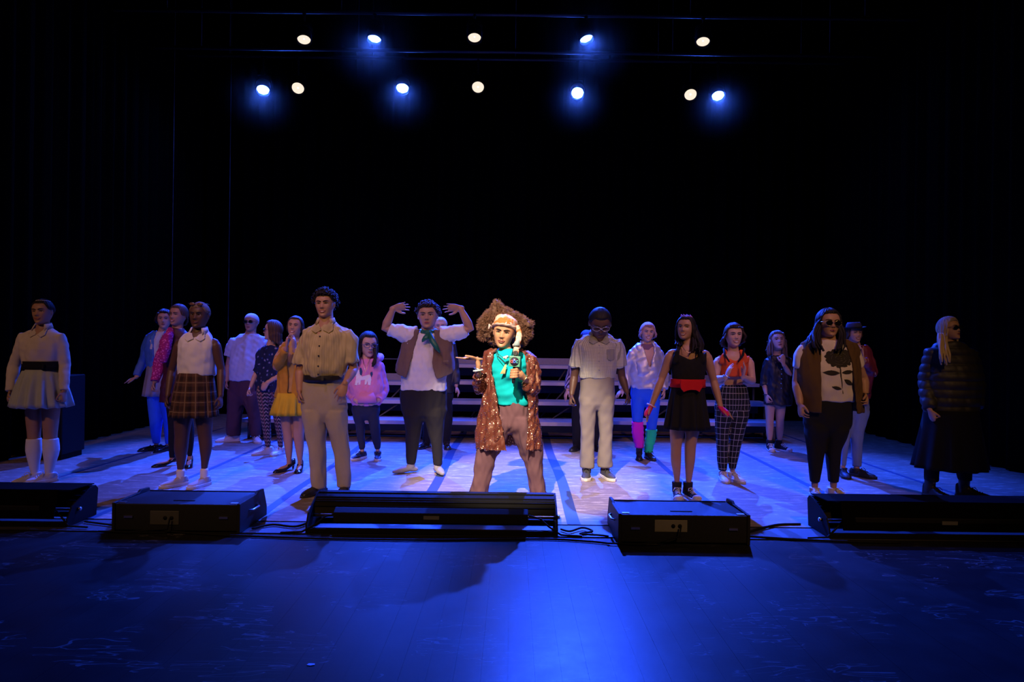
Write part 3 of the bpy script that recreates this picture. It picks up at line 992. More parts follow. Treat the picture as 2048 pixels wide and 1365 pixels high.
    def face(s, body, glasses=None):
        smile, lip, eye, brow, shut = s.face_spec
        T, h = s.hT, s.hh
        WH = plain('eye_white', (0.62, 0.60, 0.58), 0.35)
        IR = plain('iris_%d' % int(eye[0] * 1000), eye, 0.25)
        BR = plain('brow_%d_%d' % (int(brow[0] * 1000), int(brow[1] * 1000)), brow, 0.8)
        LP = plain('lip_%d_%d' % (int(lip[0] * 1000), int(lip[1] * 1000)), lip, 0.4)
        for sx in (-1, 1):
            x, z = sx * 0.145, 0.525
            y = face_y(x, z, smile)
            if not shut:
                e = s.part('eye', Geo().ell(T((x, y + 0.012, z)), (0.062 * h, 0.036 * h, 0.028 * h), s.hM), WH, parent=body)
                s.part('iris', Geo().ell(T((x, y - 0.014, z)), (0.026 * h, 0.012 * h, 0.026 * h), s.hM, 10, 7), IR, parent=body)
            pts = [T((x + sx * q * 0.07, face_y(x + sx * q * 0.07, z + 0.03, smile) - 0.014, z + (0.030 if not shut else -0.01) - 0.022 * q * q)) for q in (-1, -0.5, 0, 0.5, 1.05)]
            s.part('eyelid', Geo().tube(pts, [0.005 * h, 0.010 * h, 0.011 * h, 0.011 * h, 0.006 * h], 6), BR, parent=body)
            pts = [T((x + sx * q * 0.095, face_y(x + sx * q * 0.095, 0.625, smile) - 0.010, 0.612 + 0.022 * (1 - q * q) + 0.008 * q)) for q in (-1, -0.4, 0.3, 1)]
            s.part('eyebrow', Geo().tube(pts, [0.014 * h, 0.017 * h, 0.014 * h, 0.006 * h], 6), BR, parent=body)
        wm = 0.095 + 0.05 * smile
        def mouth(z0, amp, rr, nm):
            pts = []
            for q in (-1, -0.6, -0.25, 0, 0.25, 0.6, 1):
                x = q * wm
                z = z0 + amp * (1 - q * q) + 0.045 * smile * q * q
                pts.append(T((x, face_y(x, z, smile) - 0.006, z)))
            s.part(nm, Geo().tube(pts, [rr * 0.45 * h, rr * 0.8 * h, rr * h, rr * 0.9 * h, rr * h, rr * 0.8 * h, rr * 0.45 * h], 8), LP, parent=body)
        mouth(0.238, 0.020 - 0.02 * smile, 0.017, 'upper_lip')
        mouth(0.232, -0.020 - 0.045 * smile, 0.021, 'lower_lip')
        if smile > 0.5:
            pts = [T((q * wm * 0.8, face_y(q * wm * 0.8, 0.235, smile) - 0.002, 0.222 - 0.012 * smile + 0.04 * smile * q * q)) for q in (-1, -0.5, 0, 0.5, 1)]
            s.part('teeth', Geo().tube(pts, [0.008 * h, 0.022 * h, 0.028 * h, 0.022 * h, 0.008 * h], 8), plain('teeth', (0.75, 0.72, 0.66), 0.3), parent=body)
        else:
            pts = [T((q * wm * 0.95, face_y(q * wm, 0.236, smile) - 0.010, 0.236 + 0.03 * smile * q * q)) for q in (-1, -0.5, 0, 0.5, 1)]
            s.part('mouth_line', Geo().tube(pts, 0.005 * h, 6), BR, parent=body)
        pts = [0.052, -0.052]
        for x in pts:
            s.part('nostril', Geo().ell(T((x * 0.75, face_y(x * 0.5, 0.362, smile) + 0.022, 0.352)), (0.016 * h, 0.016 * h, 0.009 * h), s.hM, 8, 6), BR, parent=body)
    def arm(s, side, S, E, W, aw=None, hand=None, shoulder=True):
        """side -1 = left in the picture, +1 = right; joints (x, y, dy)"""
        aw = (aw or 1.0) * s.build ** 0.6
        a, b, c = s.w(*S), s.w(*E), s.w(*W)
        a += Vector((-side * 0.012, 0, -0.014))
        s.arms.append((side, a, b, c, aw))
        pts, rad = [], []
        for t, r in ((0, .036), (.08, .045), (.2, .047), (.45, .042), (.8, .036)):
            pts.append(a.lerp(b, t)); rad.append(r * aw)
        pts.append(b); rad.append(.034 * aw)
        for t, r in ((.25, .037), (.55, .032), (.85, .025), (1.0, .0235)):
            pts.append(b.lerp(c, t)); rad.append(r * aw)
        s.g.tube(pts, rad, 14)
        inner = s.w((s.tr[0][1] + s.tr[0][2]) / 2, S[1], S[2] if len(S) > 2 else 0)
        if shoulder:
            s.g.tube([a, a.lerp(inner, 0.5) - Vector((0, 0, 0.012))], [.040 * aw, .046 * aw], 12)
        hd = dict(curl=0.35, d=None, n=(-side, 0.1, 0), th=(0, -1, 0.0), size=1.0, spread=0.07)
        hd.update(hand or {})
        if hd.get('none'):
            return s
        s.hand(s.g, c, (c - b).normalized() if hd['d'] is None else Vector(hd['d']).normalized(), Vector(hd['n']), Vector(hd['th']), hd['curl'], hd['size'], hd['spread'], hd.get('tcurl', None), hd.get('fs'))
        return s
    def hand(s, g, wr, d, n, th, curl, size, spread, tcurl=None, fs=None):
        k = size * (0.92 if s.hh < 0.235 else 1.0)
        n = (n - d * n.dot(d)).normalized()
        l = th - d * th.dot(d)
        l = (l - n * l.dot(n))
        if l.length < 1e-3:
            l = d.cross(n)
        l.normalize()
        kn = wr + d * (0.088 * k)
        g.tube([wr - d * 0.02, wr + d * 0.02 * k, wr + d * 0.055 * k, kn], [.025 * k, .033 * k, .040 * k, .039 * k], 14, ref=n, flat=0.42)
        for i, (o, L, r) in enumerate(((.030, .074, .0082), (.010, .083, .0086), (-.011, .077, .0083), (-.030, .060, .0075))):
            p = kn + l * (o * k) - d * (0.012 * k * (1 if i in (0, 3) else 0.3))
            dd = (d + l * (o / .03) * spread * (1 if not fs else fs)).normalized()
            pts, rad = [p - dd * 0.02 * k, p], [r * k * 1.05, r * k * 1.05]
            ang = 0
            for sg, (fr, wgt) in enumerate(((.42, 0.9), (.32, 1.15), (.26, 0.8))):
                ang += curl * wgt * 1.45 * (1 + 0.06 * (i - 1))
                v = dd * cos(ang) + n * sin(ang)
                p = p + v * (L * k * fr)
                pts.append(p)
                rad.append(r * k * (1 - 0.13 * (sg + 1)))
            g.tube(pts, rad, 8)
        tc = curl if tcurl is None else tcurl
        p0 = wr + d * 0.024 * k + l * 0.022 * k + n * 0.004
        v1 = (d * 0.75 + l * 0.75 + n * 0.25).normalized()
        p1 = p0 + v1 * 0.036 * k
        v2 = (d * 0.95 + l * (0.45 - 0.6 * tc) + n * (0.15 + 0.9 * tc)).normalized()
        p2 = p1 + v2 * 0.032 * k
        v3 = (d * 0.95 + l * (0.25 - 0.9 * tc) + n * (0.15 + 1.0 * tc)).normalized()
        p3 = p2 + v3 * 0.024 * k
        g.tube([p0, p1, p2, p3], [.0135 * k, .0115 * k, .0098 * k, .008 * k], 8)
    def leg(s, rr, foot_yaw=0, bare=True, hip=None):
        """rings from crotch to ankle; the body leg lies just inside them when clothed"""
        s.legs.append((rr, foot_yaw))
        gr = -0.002 if bare else -0.018
        r0 = rr[0]
        up = (r0[0] - 60, r0[1] + 10, r0[2] - 10)
        full = [up] + list(rr)
        s.loft(s.g, [(r[0], r[1], r[2], s.m(r[2] - r[1]) / 2 * 1.04, (r[4] if len(r) > 4 else 0)) for r in full], gr)
        # foot
        last = rr[-1]
        an = s.w((last[1] + last[2]) / 2, last[0], last[4] if len(last) > 4 else 0)
        fy = radians(foot_yaw)
        d = Vector((sin(fy), -cos(fy), 0))
        r_an = max(0.024, s.m(last[2] - last[1]) / 2 * (1 if bare else 0.75))
        gnd = Vector((an.x, an.y, 0.035))
        s.g.tube([an, Vector((an.x, an.y, min(an.z, 0.07)))], [r_an, 0.026], 12)
        s.g.tube([gnd - d * 0.045 + Vector((0, 0, 0.012)), gnd + d * 0.02 + Vector((0, 0, 0.01)), gnd + d * 0.10, gnd + d * 0.145 - Vector((0, 0, 0.004))], [0.020, 0.024, 0.025, 0.014], 12, ref=(0, 0, 1), flat=0.7)
        return s
    def finish_body(s, voxel=0.0058, decim=0.28, glasses=None):
        s.body = s.part('body', s.g, s.skinm, remesh=voxel, sm=2, decim=decim)
        s.face(s.body, glasses)
        return s.body
    # ---- clothes
    def center(s, rr):
        def f(z):
            return None
    def post_cloth(s, amp=0.004, freq=9, aniso=(1, 1, 0.35), R=0.15, legs=None, yc=None, extra=None):
        sd = s.seed + len(COL.objects)
        def post(o):
            me = o.data
            P = co_of(me)
            nz = SNoise(sd, freq, aniso=aniso)
            n2 = SNoise(sd + 5, freq * 2.3, aniso=(aniso[0], aniso[1], min(1, aniso[2] * 1.8)))
            if amp:
                P2 = P + no_of(me) * ((amp * nz(P) + amp * 0.45 * n2(P))[:, None])
                set_co(me, P2)
            if legs:
                zs, c0, c1 = legs
                x0 = np.interp(P[:, 2], zs[0], c0)
                x1 = np.interp(P[:, 2], zs[1], c1)
                cx = np.where(np.abs(P[:, 0] - x0) < np.abs(P[:, 0] - x1), x0, x1)
                top = P[:, 2] > min(zs[0][-1], zs[1][-1])
                cx = np.where(top, (x0 + x1) / 2, cx)
                r = np.where(top, R * 1.4, R * 0.6)
                u = np.arctan2(P[:, 0] - cx, -P[:, 1]) * r
            else:
                cx = P[:, 0].mean()
                u = np.arctan2(P[:, 0] - cx, -(P[:, 1] - P[:, 1].mean())) * R
            set_pat(me, np.stack([u, P[:, 2]], 1))
            if extra:
                extra(o)
        return post
    def sleeve(s, g, side, t0, t1, w0, w1, flat=1.0, drop=0.0, n=7):
        """tube along an arm from fraction t0 to t1 (0 shoulder, .5 elbow, 1 wrist); w0, w1 widths in view pixels"""
        sd, a, b, c, aw = [q for q in s.arms if q[0] == side][0]
        pts, rad = [], []
        for i in range(n):
            t = t0 + (t1 - t0) * i / (n - 1)
            p = a.lerp(b, t * 2) if t <= 0.5 else b.lerp(c, t * 2 - 1)
            if 0.38 < t < 0.62:      # round the elbow
                p = p.lerp((a.lerp(b, 0.8) + c.lerp(b, 0.8)) / 2, 0.25)
            pts.append(p - Vector((0, 0, drop * sin(pi * i / (n - 1)))))
            rb = float(np.interp(t, (0, .09, .22, .4, .5, .62, .78, .92, 1), (.046, .047, .042, .036, .034, .037, .032, .025, .0235))) * aw
            rad.append(max(s.m(w0 + (w1 - w0) * i / (n - 1)) / 2, rb + 0.016))
        if t0 <= 0.001:
            inner = s.w((s.tr[0][1] + s.tr[0][2]) / 2, 0)
            pts.insert(0, a + Vector((-side * 0.06, 0, -0.004)))
            rad.insert(0, rad[0] * 1.03)
        g.tube(pts, rad, 16, round_ends=False)
    def top(s, name, rr, mat, sleeves=(), amp=0.004, voxel=0.0085, grow=0.0, parent=None, aniso=(1, 1, 0.35), freq=8, extra=None, vneck=0.0):
        g = Geo()
        s.loft(g, rr, grow, neck=True, vneck=vneck)
        for sl in sleeves:
            s.sleeve(g, *sl)
        return s.part(name, g, mat, remesh=voxel, sm=3, post=s.post_cloth(amp * 1.25, freq * 0.95, aniso, extra=extra), parent=parent)
    def shell(s, g, rr, thick=0.014, grow=0.0, n=44, rise=0.0):
        """open-front panel garment: rings (y, xl, xr, inner left, inner right[, hd])"""
        q = [(r[0], r[1], r[2], (r[5] if len(r) > 5 and r[5] else None)) for r in rr]
        den = s.dens(q, neck=True)
        ys = [r[0] for r in rr]
        outer, inner = [], []
        for di, d in enumerate(den):
            fz_ = (di / (len(den) - 1)) ** 3
            il = float(np.interp(d[0], ys, [r[3] for r in rr]))
            ir = float(np.interp(d[0], ys, [r[4] for r in rr]))
            a, b = s.w(d[1], d[0]), s.w(d[2], d[0])
            c = (a + b) / 2
            hw = (b.x - a.x) / 2 + grow
            hd = d[3] + grow
            xl, xr = s.w(il, d[0]).x, s.w(ir, d[0]).x
            pl = math.asin(max(-0.98, min(0.98, (xl - c.x) / hw)))
            pr = math.asin(max(-0.98, min(0.98, (xr - c.x) / hw)))
            o_, i_ = [], []
            for k in range(n + 1):
                t = pr + (2 * pi + pl - pr) * k / n
                zz = c.z + rise * fz_ * (1 - 1.5 * max(0.0, cos(t)))
                o_.append(Vector((c.x + hw * sin(t), c.y - hd * cos(t), zz)))
                i_.append(Vector((c.x + (hw - thick) * sin(t), c.y - (hd - thick) * cos(t), zz)))
            outer.append(o_ + i_[::-1])
        g.rings(outer)
    def coat(s, name, rr, mat, sleeves=(), amp=0.004, voxel=0.0088, thick=0.019, parent=None, aniso=(1, 1, 0.3), freq=8, extra=None, grow=0.0, rise=0.0):
        g = Geo()
        s.shell(g, rr, thick, grow, rise=rise)
        for sl in sleeves:
            s.sleeve(g, *sl)
        return s.part(name, g, mat, remesh=voxel, sm=3, post=s.post_cloth(amp * 1.25, freq * 0.95, aniso, extra=extra), parent=parent)
    def trousers(s, name, rr, mat, amp=0.004, voxel=0.0085, aniso=(1, 1, 0.3), freq=8, cut=None, grow=0.0, R=0.15):
        """rr: pelvis rings waist to crotch; legs follow the leg rings"""
        g = Geo()
        l = rr[-1]; cx, hw = (l[1] + l[2]) / 2, (l[2] - l[1]) / 2
        pel = []
        for r in rr[:-1]:
            f = (r[0] - rr[0][0]) / max(1, (l[0] - rr[0][0]))
            h0 = s.m(r[2] - r[1]) / 2 * 0.56 + 0.018
            pel.append((r[0], r[1], r[2], h0 * (1 - 0.30 * max(0, (f - 0.35) / 0.65))))
        s.loft(g, pel + [(l[0], cx - hw * 0.35, cx + hw * 0.35, 0.05)], grow)
        zs, cs = [], []
        for k, (lr, fy) in enumerate(s.legs):
            q = list(lr)
            up = (min(rr[-2][0], q[0][0] - 40), q[0][1] + 3, q[0][2] - 3)
            q = [up] + q
            if cut:
                q = [r for r in q if r[0] <= cut[k]] + []
            s.loft(g, [(r[0], r[1], r[2], s.m(r[2] - r[1]) / 2 * (1.22 if i_ < 2 else 1.1), r[4] if len(r) > 4 else 0) for i_, r in enumerate(q)], grow)
            pts = [s.w((r[1] + r[2]) / 2, r[0]) - s.base for r in q][::-1]
            zs.append([p.z for p in pts]); cs.append([p.x for p in pts])
        return s.part(name, g, mat, remesh=voxel, sm=9, post=s.post_cloth(amp * 1.05, freq * 0.8, aniso, R=R, legs=((zs[0], zs[1]), cs[0], cs[1])))
    def skirt(s, name, rr, mat, folds=14, amp=0.03, thick=0.01, hem=0.0, parent=None):
        den = s.dens(rr)
        g = Geo()
        n = folds * 8
        outer, inner = [], []
        y0, y1 = den[0][0], den[-1][0]
        rr_ = random.Random(s.seed)
        ph = [rr_.uniform(0.6, 1.25) for _ in range(folds)]
        for d in den:
            f = (d[0] - y0) / (y1 - y0)
            a, b = s.w(d[1], d[0], d[4]), s.w(d[2], d[0], d[4])
            c = (a + b) / 2
            hw = (b.x - a.x) / 2
            hd = min(d[3] * 1.25, hw * 0.85)
            o_, i_ = [], []
            for k in range(n):
                t = 2 * pi * k / n
                wv = sin(t * folds) * ph[int(k / 8) % folds]
                A = amp * f * wv
                z = c.z + hem * f * wv
                for lst, q in ((o_, 0.0), (i_, thick)):
                    lst.append(Vector((c.x + (hw + A - amp * f * 0.5 - q) * sin(t), c.y - (hd + A - q) * cos(t), z)))
            outer.append(o_)
            inner.append(i_)
        m = len(outer)
        g.rings(outer + inner[::-1], cap=False)
        k0 = len(g.v) - n * 2 * m
        for j in range(n):
            j2 = (j + 1) % n
            g.f.append((k0 + j, k0 + (2 * m - 1) * n + j, k0 + (2 * m - 1) * n + j2, k0 + j2))
        return s.part(name, g, mat, post=s.post_cloth(0.0), parent=parent)
    def band(s, name, rr, mat, grow=0.008, parent=None, thick=0.012):
        """closed belt-like band"""
        g = Geo()
        o_ = [s.ring(r, grow) for r in rr]
        i_ = [s.ring(r, grow - thick) for r in rr]
        m, n = len(o_), len(o_[0])
        g.rings(o_ + i_[::-1] + [o_[0]], cap=False)
        return s.part(name, g, mat, parent=parent)
    def collar(s, shirt, cx, y, w, drop, mat, spread=0.9, hd=0.062):
        """turned-down shirt collar: a band round the neck with two points"""
        a = s.w(cx, y)
        hw = s.m(w) / 2
        h = s.m(drop)
        g = Geo()
        n = 22
        top_, bot, topi, boti = [], [], [], []
        for k in range(n + 1):
            t = radians(36) + (2 * pi - radians(72)) * k / n
            fr = max(0, cos(t))
            ext = 1 + 0.55 * fr ** 3
            lift = 0.020 * (1 - cos(t)) / 2
            tp = Vector((a.x + hw * sin(t), a.y - hd * cos(t) + 0.01, a.z + 0.022 + lift))
            bt = Vector((a.x + (hw + 0.014) * sin(t) * (1 + 0.30 * fr * spread), a.y - (hd + 0.014 + 0.022 * fr) * cos(t) + 0.01, a.z + 0.012 + lift - h * (0.55 + 0.45 * fr ** 2)))
            top_.append(tp); bot.append(bt)
            topi.append(tp + Vector((-sin(t), cos(t), 0)) * 0.006)
            boti.append(bt + Vector((-sin(t), cos(t), 0)) * 0.008)
        rr = [[top_[k], bot[k], boti[k], topi[k]] for k in range(n + 1)]
        g.rings(rr)
        return s.part('collar', g, mat, parent=shirt)
    def flaps(s, shirt, cx, y, w, drop, mat):
        for sx in (-1, 1):
            q = [(cx + sx * w * 0.06, y + drop * 0.85), (cx + sx * w * 0.40, y - drop * 0.45), (cx + sx * w * 0.55, y - drop * 0.1), (cx + sx * w * 0.62, y + drop * 0.9), (cx + sx * w * 0.40, y + drop * 1.25)]
            s.decal('collar_flap', shirt, [q], mat, cell=0.003, lift=0.010, thick=0.006)
    def locks(s, paths, mat, r=0.011, n=7, jit=0.022, name='hair_lock'):
        rs = random.Random(s.seed + 77)
        for path in paths:
            g = Geo()
            for k in range(n):
                o = Vector((rs.uniform(-jit, jit), rs.uniform(-jit, jit) * 0.6, 0))
                ph = rs.uniform(0, 6)
                P = [s.w(*q) for q in path]
                out = []
                m = len(P)
                for i in range(m - 1):
                    for t in (0, 0.5):
                        v = P[i].lerp(P[i + 1], t)
                        f = (i + t) / (m - 1)
                        out.append(v + o * (0.5 + 0.8 * f) + Vector((0.007 * sin(ph + 7 * f), 0, 0)))
                out.append(P[-1] + o * 1.2 + Vector((0, 0, rs.uniform(-0.015, 0.02))))
                g.tube(out, [r * (1 - 0.6 * (i / (len(out) - 1)) ** 2) for i in range(len(out))], 7)
            s.part(name, g, mat)
    def scoop(s, g, rr, rise, grow=0.004):
        """loft whose upper edge climbs at the sides"""
        rings = [s.ring(r, grow, n=40) for r in s.dens(rr)]
        m = len(rings)
        for i, ring in enumerate(rings[: max(2, m // 2)]):
            f = (1 - i / max(1, m // 2)) 
            for k, v in enumerate(ring):
                t = 2 * pi * k / 40
                v.z += rise * f * min(1, abs(sin(t)) ** 2 * 1.25)
        g.rings(rings)
    def buttons(s, host, pts, mat, r=0.007):
        def post(o):
            bvh = BVHTree.FromPolygons([tuple(v.co) for v in host.data.vertices], [tuple(p.vertices) for p in host.data.polygons])
            for (x, y) in pts:
                q = s.w(x, y) - s.base
                h = bvh.ray_cast(Vector((q.x, -2, q.z)), Vector((0, 1, 0)))
                if h[0] is None:
                    continue
                g = Geo().cyl(h[0] + s.base + Vector((0, -0.006, 0)), h[0] + s.base + Vector((0, 0.002, 0)), r, 10)
                b = s.part('button', g, mat, parent=host)
        POST.append(lambda: post(None))
    def decal(s, name, host, polys, mat, cell=0.004, lift=0.003, thick=0.003):
        """flat print or applique: outlines in view pixels laid on the front of a garment"""
        def post():
            bvh = BVHTree.FromPolygons([tuple(v.co) for v in host.data.vertices], [tuple(p.vertices) for p in host.data.polygons])
            g = Geo()
            W = []
            for poly in polys:
                W.append(np.array([[(s.w(x, y) - s.base).x, (s.w(x, y) - s.base).z] for x, y in poly]))
            al = np.concatenate(W)
            x0, z0 = al.min(0) - cell; x1, z1 = al.max(0) + cell
            nx, nz = int((x1 - x0) / cell) + 1, int((z1 - z0) / cell) + 1
            X, Z = np.meshgrid(x0 + (np.arange(nx) + 0.5) * cell, z0 + (np.arange(nz) + 0.5) * cell, indexing='ij')
            ins = np.zeros(X.shape, bool)
            for Pn in W:
                c = np.zeros(X.shape, bool)
                j = len(Pn) - 1
                for i in range(len(Pn)):
                    xi, zi = Pn[i]; xj, zj = Pn[j]
                    if zi != zj:
                        cond = ((zi > Z) != (zj > Z)) & (X < (xj - xi) * (Z - zi) / (zj - zi) + xi)
                        c ^= cond
                    j = i
                ins |= c
            idx = {}
            def vert(i, k):
                if (i, k) not in idx:
                    x, z = x0 + i * cell, z0 + k * cell
                    h = bvh.ray_cast(Vector((x, -2, z)), Vector((0, 1, 0)))
                    if h[0] is None:
                        idx[(i, k)] = None
                    else:
                        g.v.append((x, h[0].y - lift, z)); idx[(i, k)] = len(g.v) - 1
                return idx[(i, k)]
            for i, k in zip(*np.nonzero(ins)):
                q = [vert(i, k), vert(i + 1, k), vert(i + 1, k + 1), vert(i, k + 1)]
                if None not in q:
                    g.f.append(tuple(q))
            me = bpy.data.meshes.new(name)
            me.from_pydata(g.v, [], g.f)
            me.materials.append(mat)
            me.polygons.foreach_set('use_smooth', [True] * len(me.polygons))
            o = bpy.data.objects.new(name, me)
            COL.objects.link(o); o.parent = host
            sd = o.modifiers.new('t', 'SOLIDIFY'); sd.thickness = thick; sd.offset = 0
        POST.append(post)
    # ---- hair
    def hair(s, mat, front=50, side=92, back=125, thick=0.05, length=None, face=52, amp=0.012, wave=0.0, taper=0.0, flare=0.0, name='hair', freq=60, part=0.0, bang=0.0, rag=0.04, asym=0.0, lside=None):
        """scalp shell with optional hanging length. angles in degrees from the crown; length in head heights"""
        g = Geo()
        nA, nS, nH = 120, 16, 18
        rs = np.random.default_rng(s.seed + 3)
        phs = rs.uniform(0, 2 * pi, 10)
        front, thick = front + 6, thick + 0.022
        T = s.hT
        gz = s.hM.inverted() @ Vector((0, 0, -1))
        rows_o, rows_i = [], []
        uv_o, uv_i = [], []
        cols_o, cols_i = [], []
        for a in range(nA):
            az = 2 * pi * a / nA            # 0 = face front
            d = abs((az + pi) % (2 * pi) - pi)
            dd = math.degrees(d)
            sgn = 1 if sin(az) >= 0 else -1
            fr = 1 / (1 + math.exp((dd - face) / 5))           # 1 in front of the face
            bk = 1 / (1 + math.exp(-(dd - 125) / 12))
            pe = front * fr + (1 - fr) * (side + (back - side) * bk)
            L = 0.0
            if length:
                L = (lside if lside is not None else length) * (1 - bk) + length * bk
                L *= (1 - fr) * (1 + asym * sgn)
                L *= 1 + rag * (math.sin(az * 23 + phs[0]) + math.sin(az * 41 + phs[1]))
            co, ci = [], []
            for i in range(nS + nH + 1):
                if i <= nS:
                    ph = radians(pe) * i / nS
                    dr = Vector((sin(ph) * sin(az), -sin(ph) * cos(az), cos(ph)))
                    edge = min(1.0, (nS - i) / 3.0 + 0.35) if L < 0.02 else 1.0
                    nzv = sin(az * freq * 0.37 + phs[2] + 2 * sin(i * 0.21)) * 0.5 + sin(az * freq + phs[3] + i * 0.1) * 0.35 + sin(az * freq * 1.9 + phs[4]) * 0.2
                    r = 1 + (thick * edge + amp * nzv) / 0.40
                    if part:
                        r -= 0.05 * gs((az if az < pi else az - 2 * pi) - part, 0.12) * gs(ph - 0.5, 0.7)
                    p = SK_C + Vector((SK_R.x * dr.x, SK_R.y * dr.y, SK_R.z * dr.z)) * r
                    q = SK_C + Vector((SK_R.x * dr.x, SK_R.y * dr.y, SK_R.z * dr.z)) * 0.965
                    last, lasti = p, q
                else:
                    t = (i - nS) / nH
                    out = Vector((sin(az), -cos(az), 0))
                    nzv = sin(az * freq * 0.37 + phs[2]) * 0.5 + sin(az * freq + phs[3]) * 0.35 + sin(az * freq * 1.9 + phs[4]) * 0.2
                    wv = wave * (sin(t * L * 14 + phs[5] + az * 3) + 0.5 * sin(t * L * 25 + az * 7))
                    off = flare * t + wv + amp * nzv * (1 + t) - taper * t * t
                    p = last + gz * (L * t) + out * off
                    q = lasti + gz * (L * t) + out * (off - 0.02 * t) + out * (0.03 * (1 - t))
                co.append(T(p)); ci.append(T(q))
            cols_o.append(co); cols_i.append(ci)
        n = nS + nH + 1
        verts, faces, uv = [], [], []
        for a in range(nA):
            for lst in (cols_o[a], cols_i[a]):
                for i, p in enumerate(lst):
                    verts.append(p); uv.append((a / nA, i / n))
        def id_(a, l, i):
            return (a % nA) * 2 * n + l * n + i
        for a in range(nA):
            for i in range(n - 1):
                faces.append((id_(a, 0, i), id_(a, 0, i + 1), id_(a + 1, 0, i + 1), id_(a + 1, 0, i)))
                faces.append((id_(a, 1, i + 1), id_(a, 1, i), id_(a + 1, 1, i), id_(a + 1, 1, i + 1)))
            faces.append((id_(a, 0, n - 1), id_(a, 1, n - 1), id_(a + 1, 1, n - 1), id_(a + 1, 0, n - 1)))
        g.add(verts, faces)
        def post(o):
            set_pat(o.data, np.array(uv))
        o = s.part(name, g, mat, parent=s.e, post=post)
        return o
    def curls(s, mat, parent, count=160, lo=0.03, hi=0.10, rad=0.030, cr=0.05, front=55, side=88, back=120, name='curl_locks'):
        """short ringlets all over the scalp, one joined part"""
        g = Geo()
        rs = random.Random(s.seed + 9)
        k = 0
        while k < count:
            az = rs.uniform(0, 2 * pi)
            d = math.degrees(abs((az + pi) % (2 * pi) - pi))
            fr = 1 / (1 + math.exp((d - 60) / 6)); bk = 1 / (1 + math.exp(-(d - 125) / 12))
            pe = front * fr + (1 - fr) * (side + (back - side) * bk)
            ph = math.acos(1 - rs.random() * (1 - cos(radians(pe))))
            k += 1
            dr = Vector((sin(ph) * sin(az), -sin(ph) * cos(az), cos(ph)))
            h = rs.uniform(lo, hi)
            b = SK_C + Vector((SK_R.x * dr.x, SK_R.y * dr.y, SK_R.z * dr.z)) + dr * h
            t1 = dr.orthogonal().normalized(); t2 = dr.cross(t1)
            a0 = rs.uniform(0, 6.28)
            t1, t2 = t1 * cos(a0) + t2 * sin(a0), t2 * cos(a0) - t1 * sin(a0)
            pts = []
            for q in range(8):
                an = q * 0.95
                pts.append(s.hT(b + (t1 * cos(an) + t2 * sin(an)) * cr * (1 - 0.06 * q) + dr * (0.012 * q - 0.03)))
            g.tube(pts, [rad * s.hh * (0.6 + 0.4 * sin(pi * (q + 0.5) / 8)) for q in range(8)], 5)
        return s.part(name, g, mat, parent=parent)
    # ---- head wear
    def glasses(s, frame, lens=None, dark=True, up=0.0, rimless=False, z0=0.525, wx=0.125, hz=0.085, drop=0.0):
        """spectacles or sunglasses; up > 0 pushes them to the hair"""
        g = Geo()
        T = s.hT
        e = None
        fr = Geo()
        z = z0 + up
        yy = -0.455 + (0.10 if up else 0)
        for sx in (-1, 1):
            ring = []
            for k in range(17):
                t = 2 * pi * k / 16
                ring.append(T((sx * 0.155 + wx * cos(t) * (1 - 0.12 * sin(t)), yy + 0.03 * abs(cos(t)) + (0.02 if sx * cos(t) > 0 else 0), z + hz * sin(t) - drop * (0.5 if sin(t) < 0 else 0))))
            fr.tube(ring, (0.006 if rimless else 0.011) * s.hh, 6)
            fr.tube([T((sx * 0.275, yy + 0.03, z + 0.03)), T((sx * 0.36, -0.25, z + 0.03)), T((sx * 0.375, 0.05, z + 0.0))], 0.010 * s.hh, 6)
        fr.tube([T((-0.04, yy - 0.005, z + 0.02)), T((0, yy - 0.02, z + 0.035)), T((0.04, yy - 0.005, z + 0.02))], 0.010 * s.hh, 6)
        o = s.part('sunglasses' if dark else 'glasses', fr, frame)
        if lens:
            for sx in (-1, 1):
                lg = Geo()
                lg.ell(T((sx * 0.155, yy + 0.015, z - drop * 0.2)), (wx * 0.97 * s.hh, 0.012 * s.hh, hz * 0.97 * s.hh), s.hM, 16, 9)
                s.part('lens', lg, lens, parent=o)
        return o
    def cap_shell(s, name, mat, p0, p1, t, ex=0.0, n=60, m=14, puff=None, tilt=0.0, parent=None, remesh=None):
        """band or cap around the skull between polar angles p0..p1 (front, back pairs allowed)"""
        g = Geo()
        rr = []
        for i in range(m + 1):
            f = i / m
            ring = []
            for k in range(n):
                az = 2 * pi * k / n
                c = (1 + cos(az)) / 2      # 1 front
                a0 = p0[0] * c + p0[1] * (1 - c) if hasattr(p0, '__len__') else p0
                a1 = p1[0] * c + p1[1] * (1 - c) if hasattr(p1, '__len__') else p1
                ph = radians(a0 + (a1 - a0) * f)
                dr = Vector((sin(ph) * sin(az), -sin(ph) * cos(az), cos(ph)))
                th = t * (0.35 + 0.65 * sin(pi * min(1, max(0, f * 0.94 + 0.03))) ** 0.5)
                if puff:
                    th += puff(az, f)
                ring.append((SK_C + Vector((SK_R.x * dr.x, SK_R.y * dr.y, SK_R.z * dr.z)) * (1 + th / 0.40), SK_C + Vector((SK_R.x * dr.x, SK_R.y * dr.y, SK_R.z * dr.z)) * 0.97))
            rr.append(ring)
        o_ = [[s.hT(q[0]) for q in r] for r in rr]
        i_ = [[s.hT(q[1]) for q in r] for r in rr]
        g.rings(o_ + i_[::-1] + [o_[0]], cap=False)
        return s.part(name, g, mat, parent=parent)
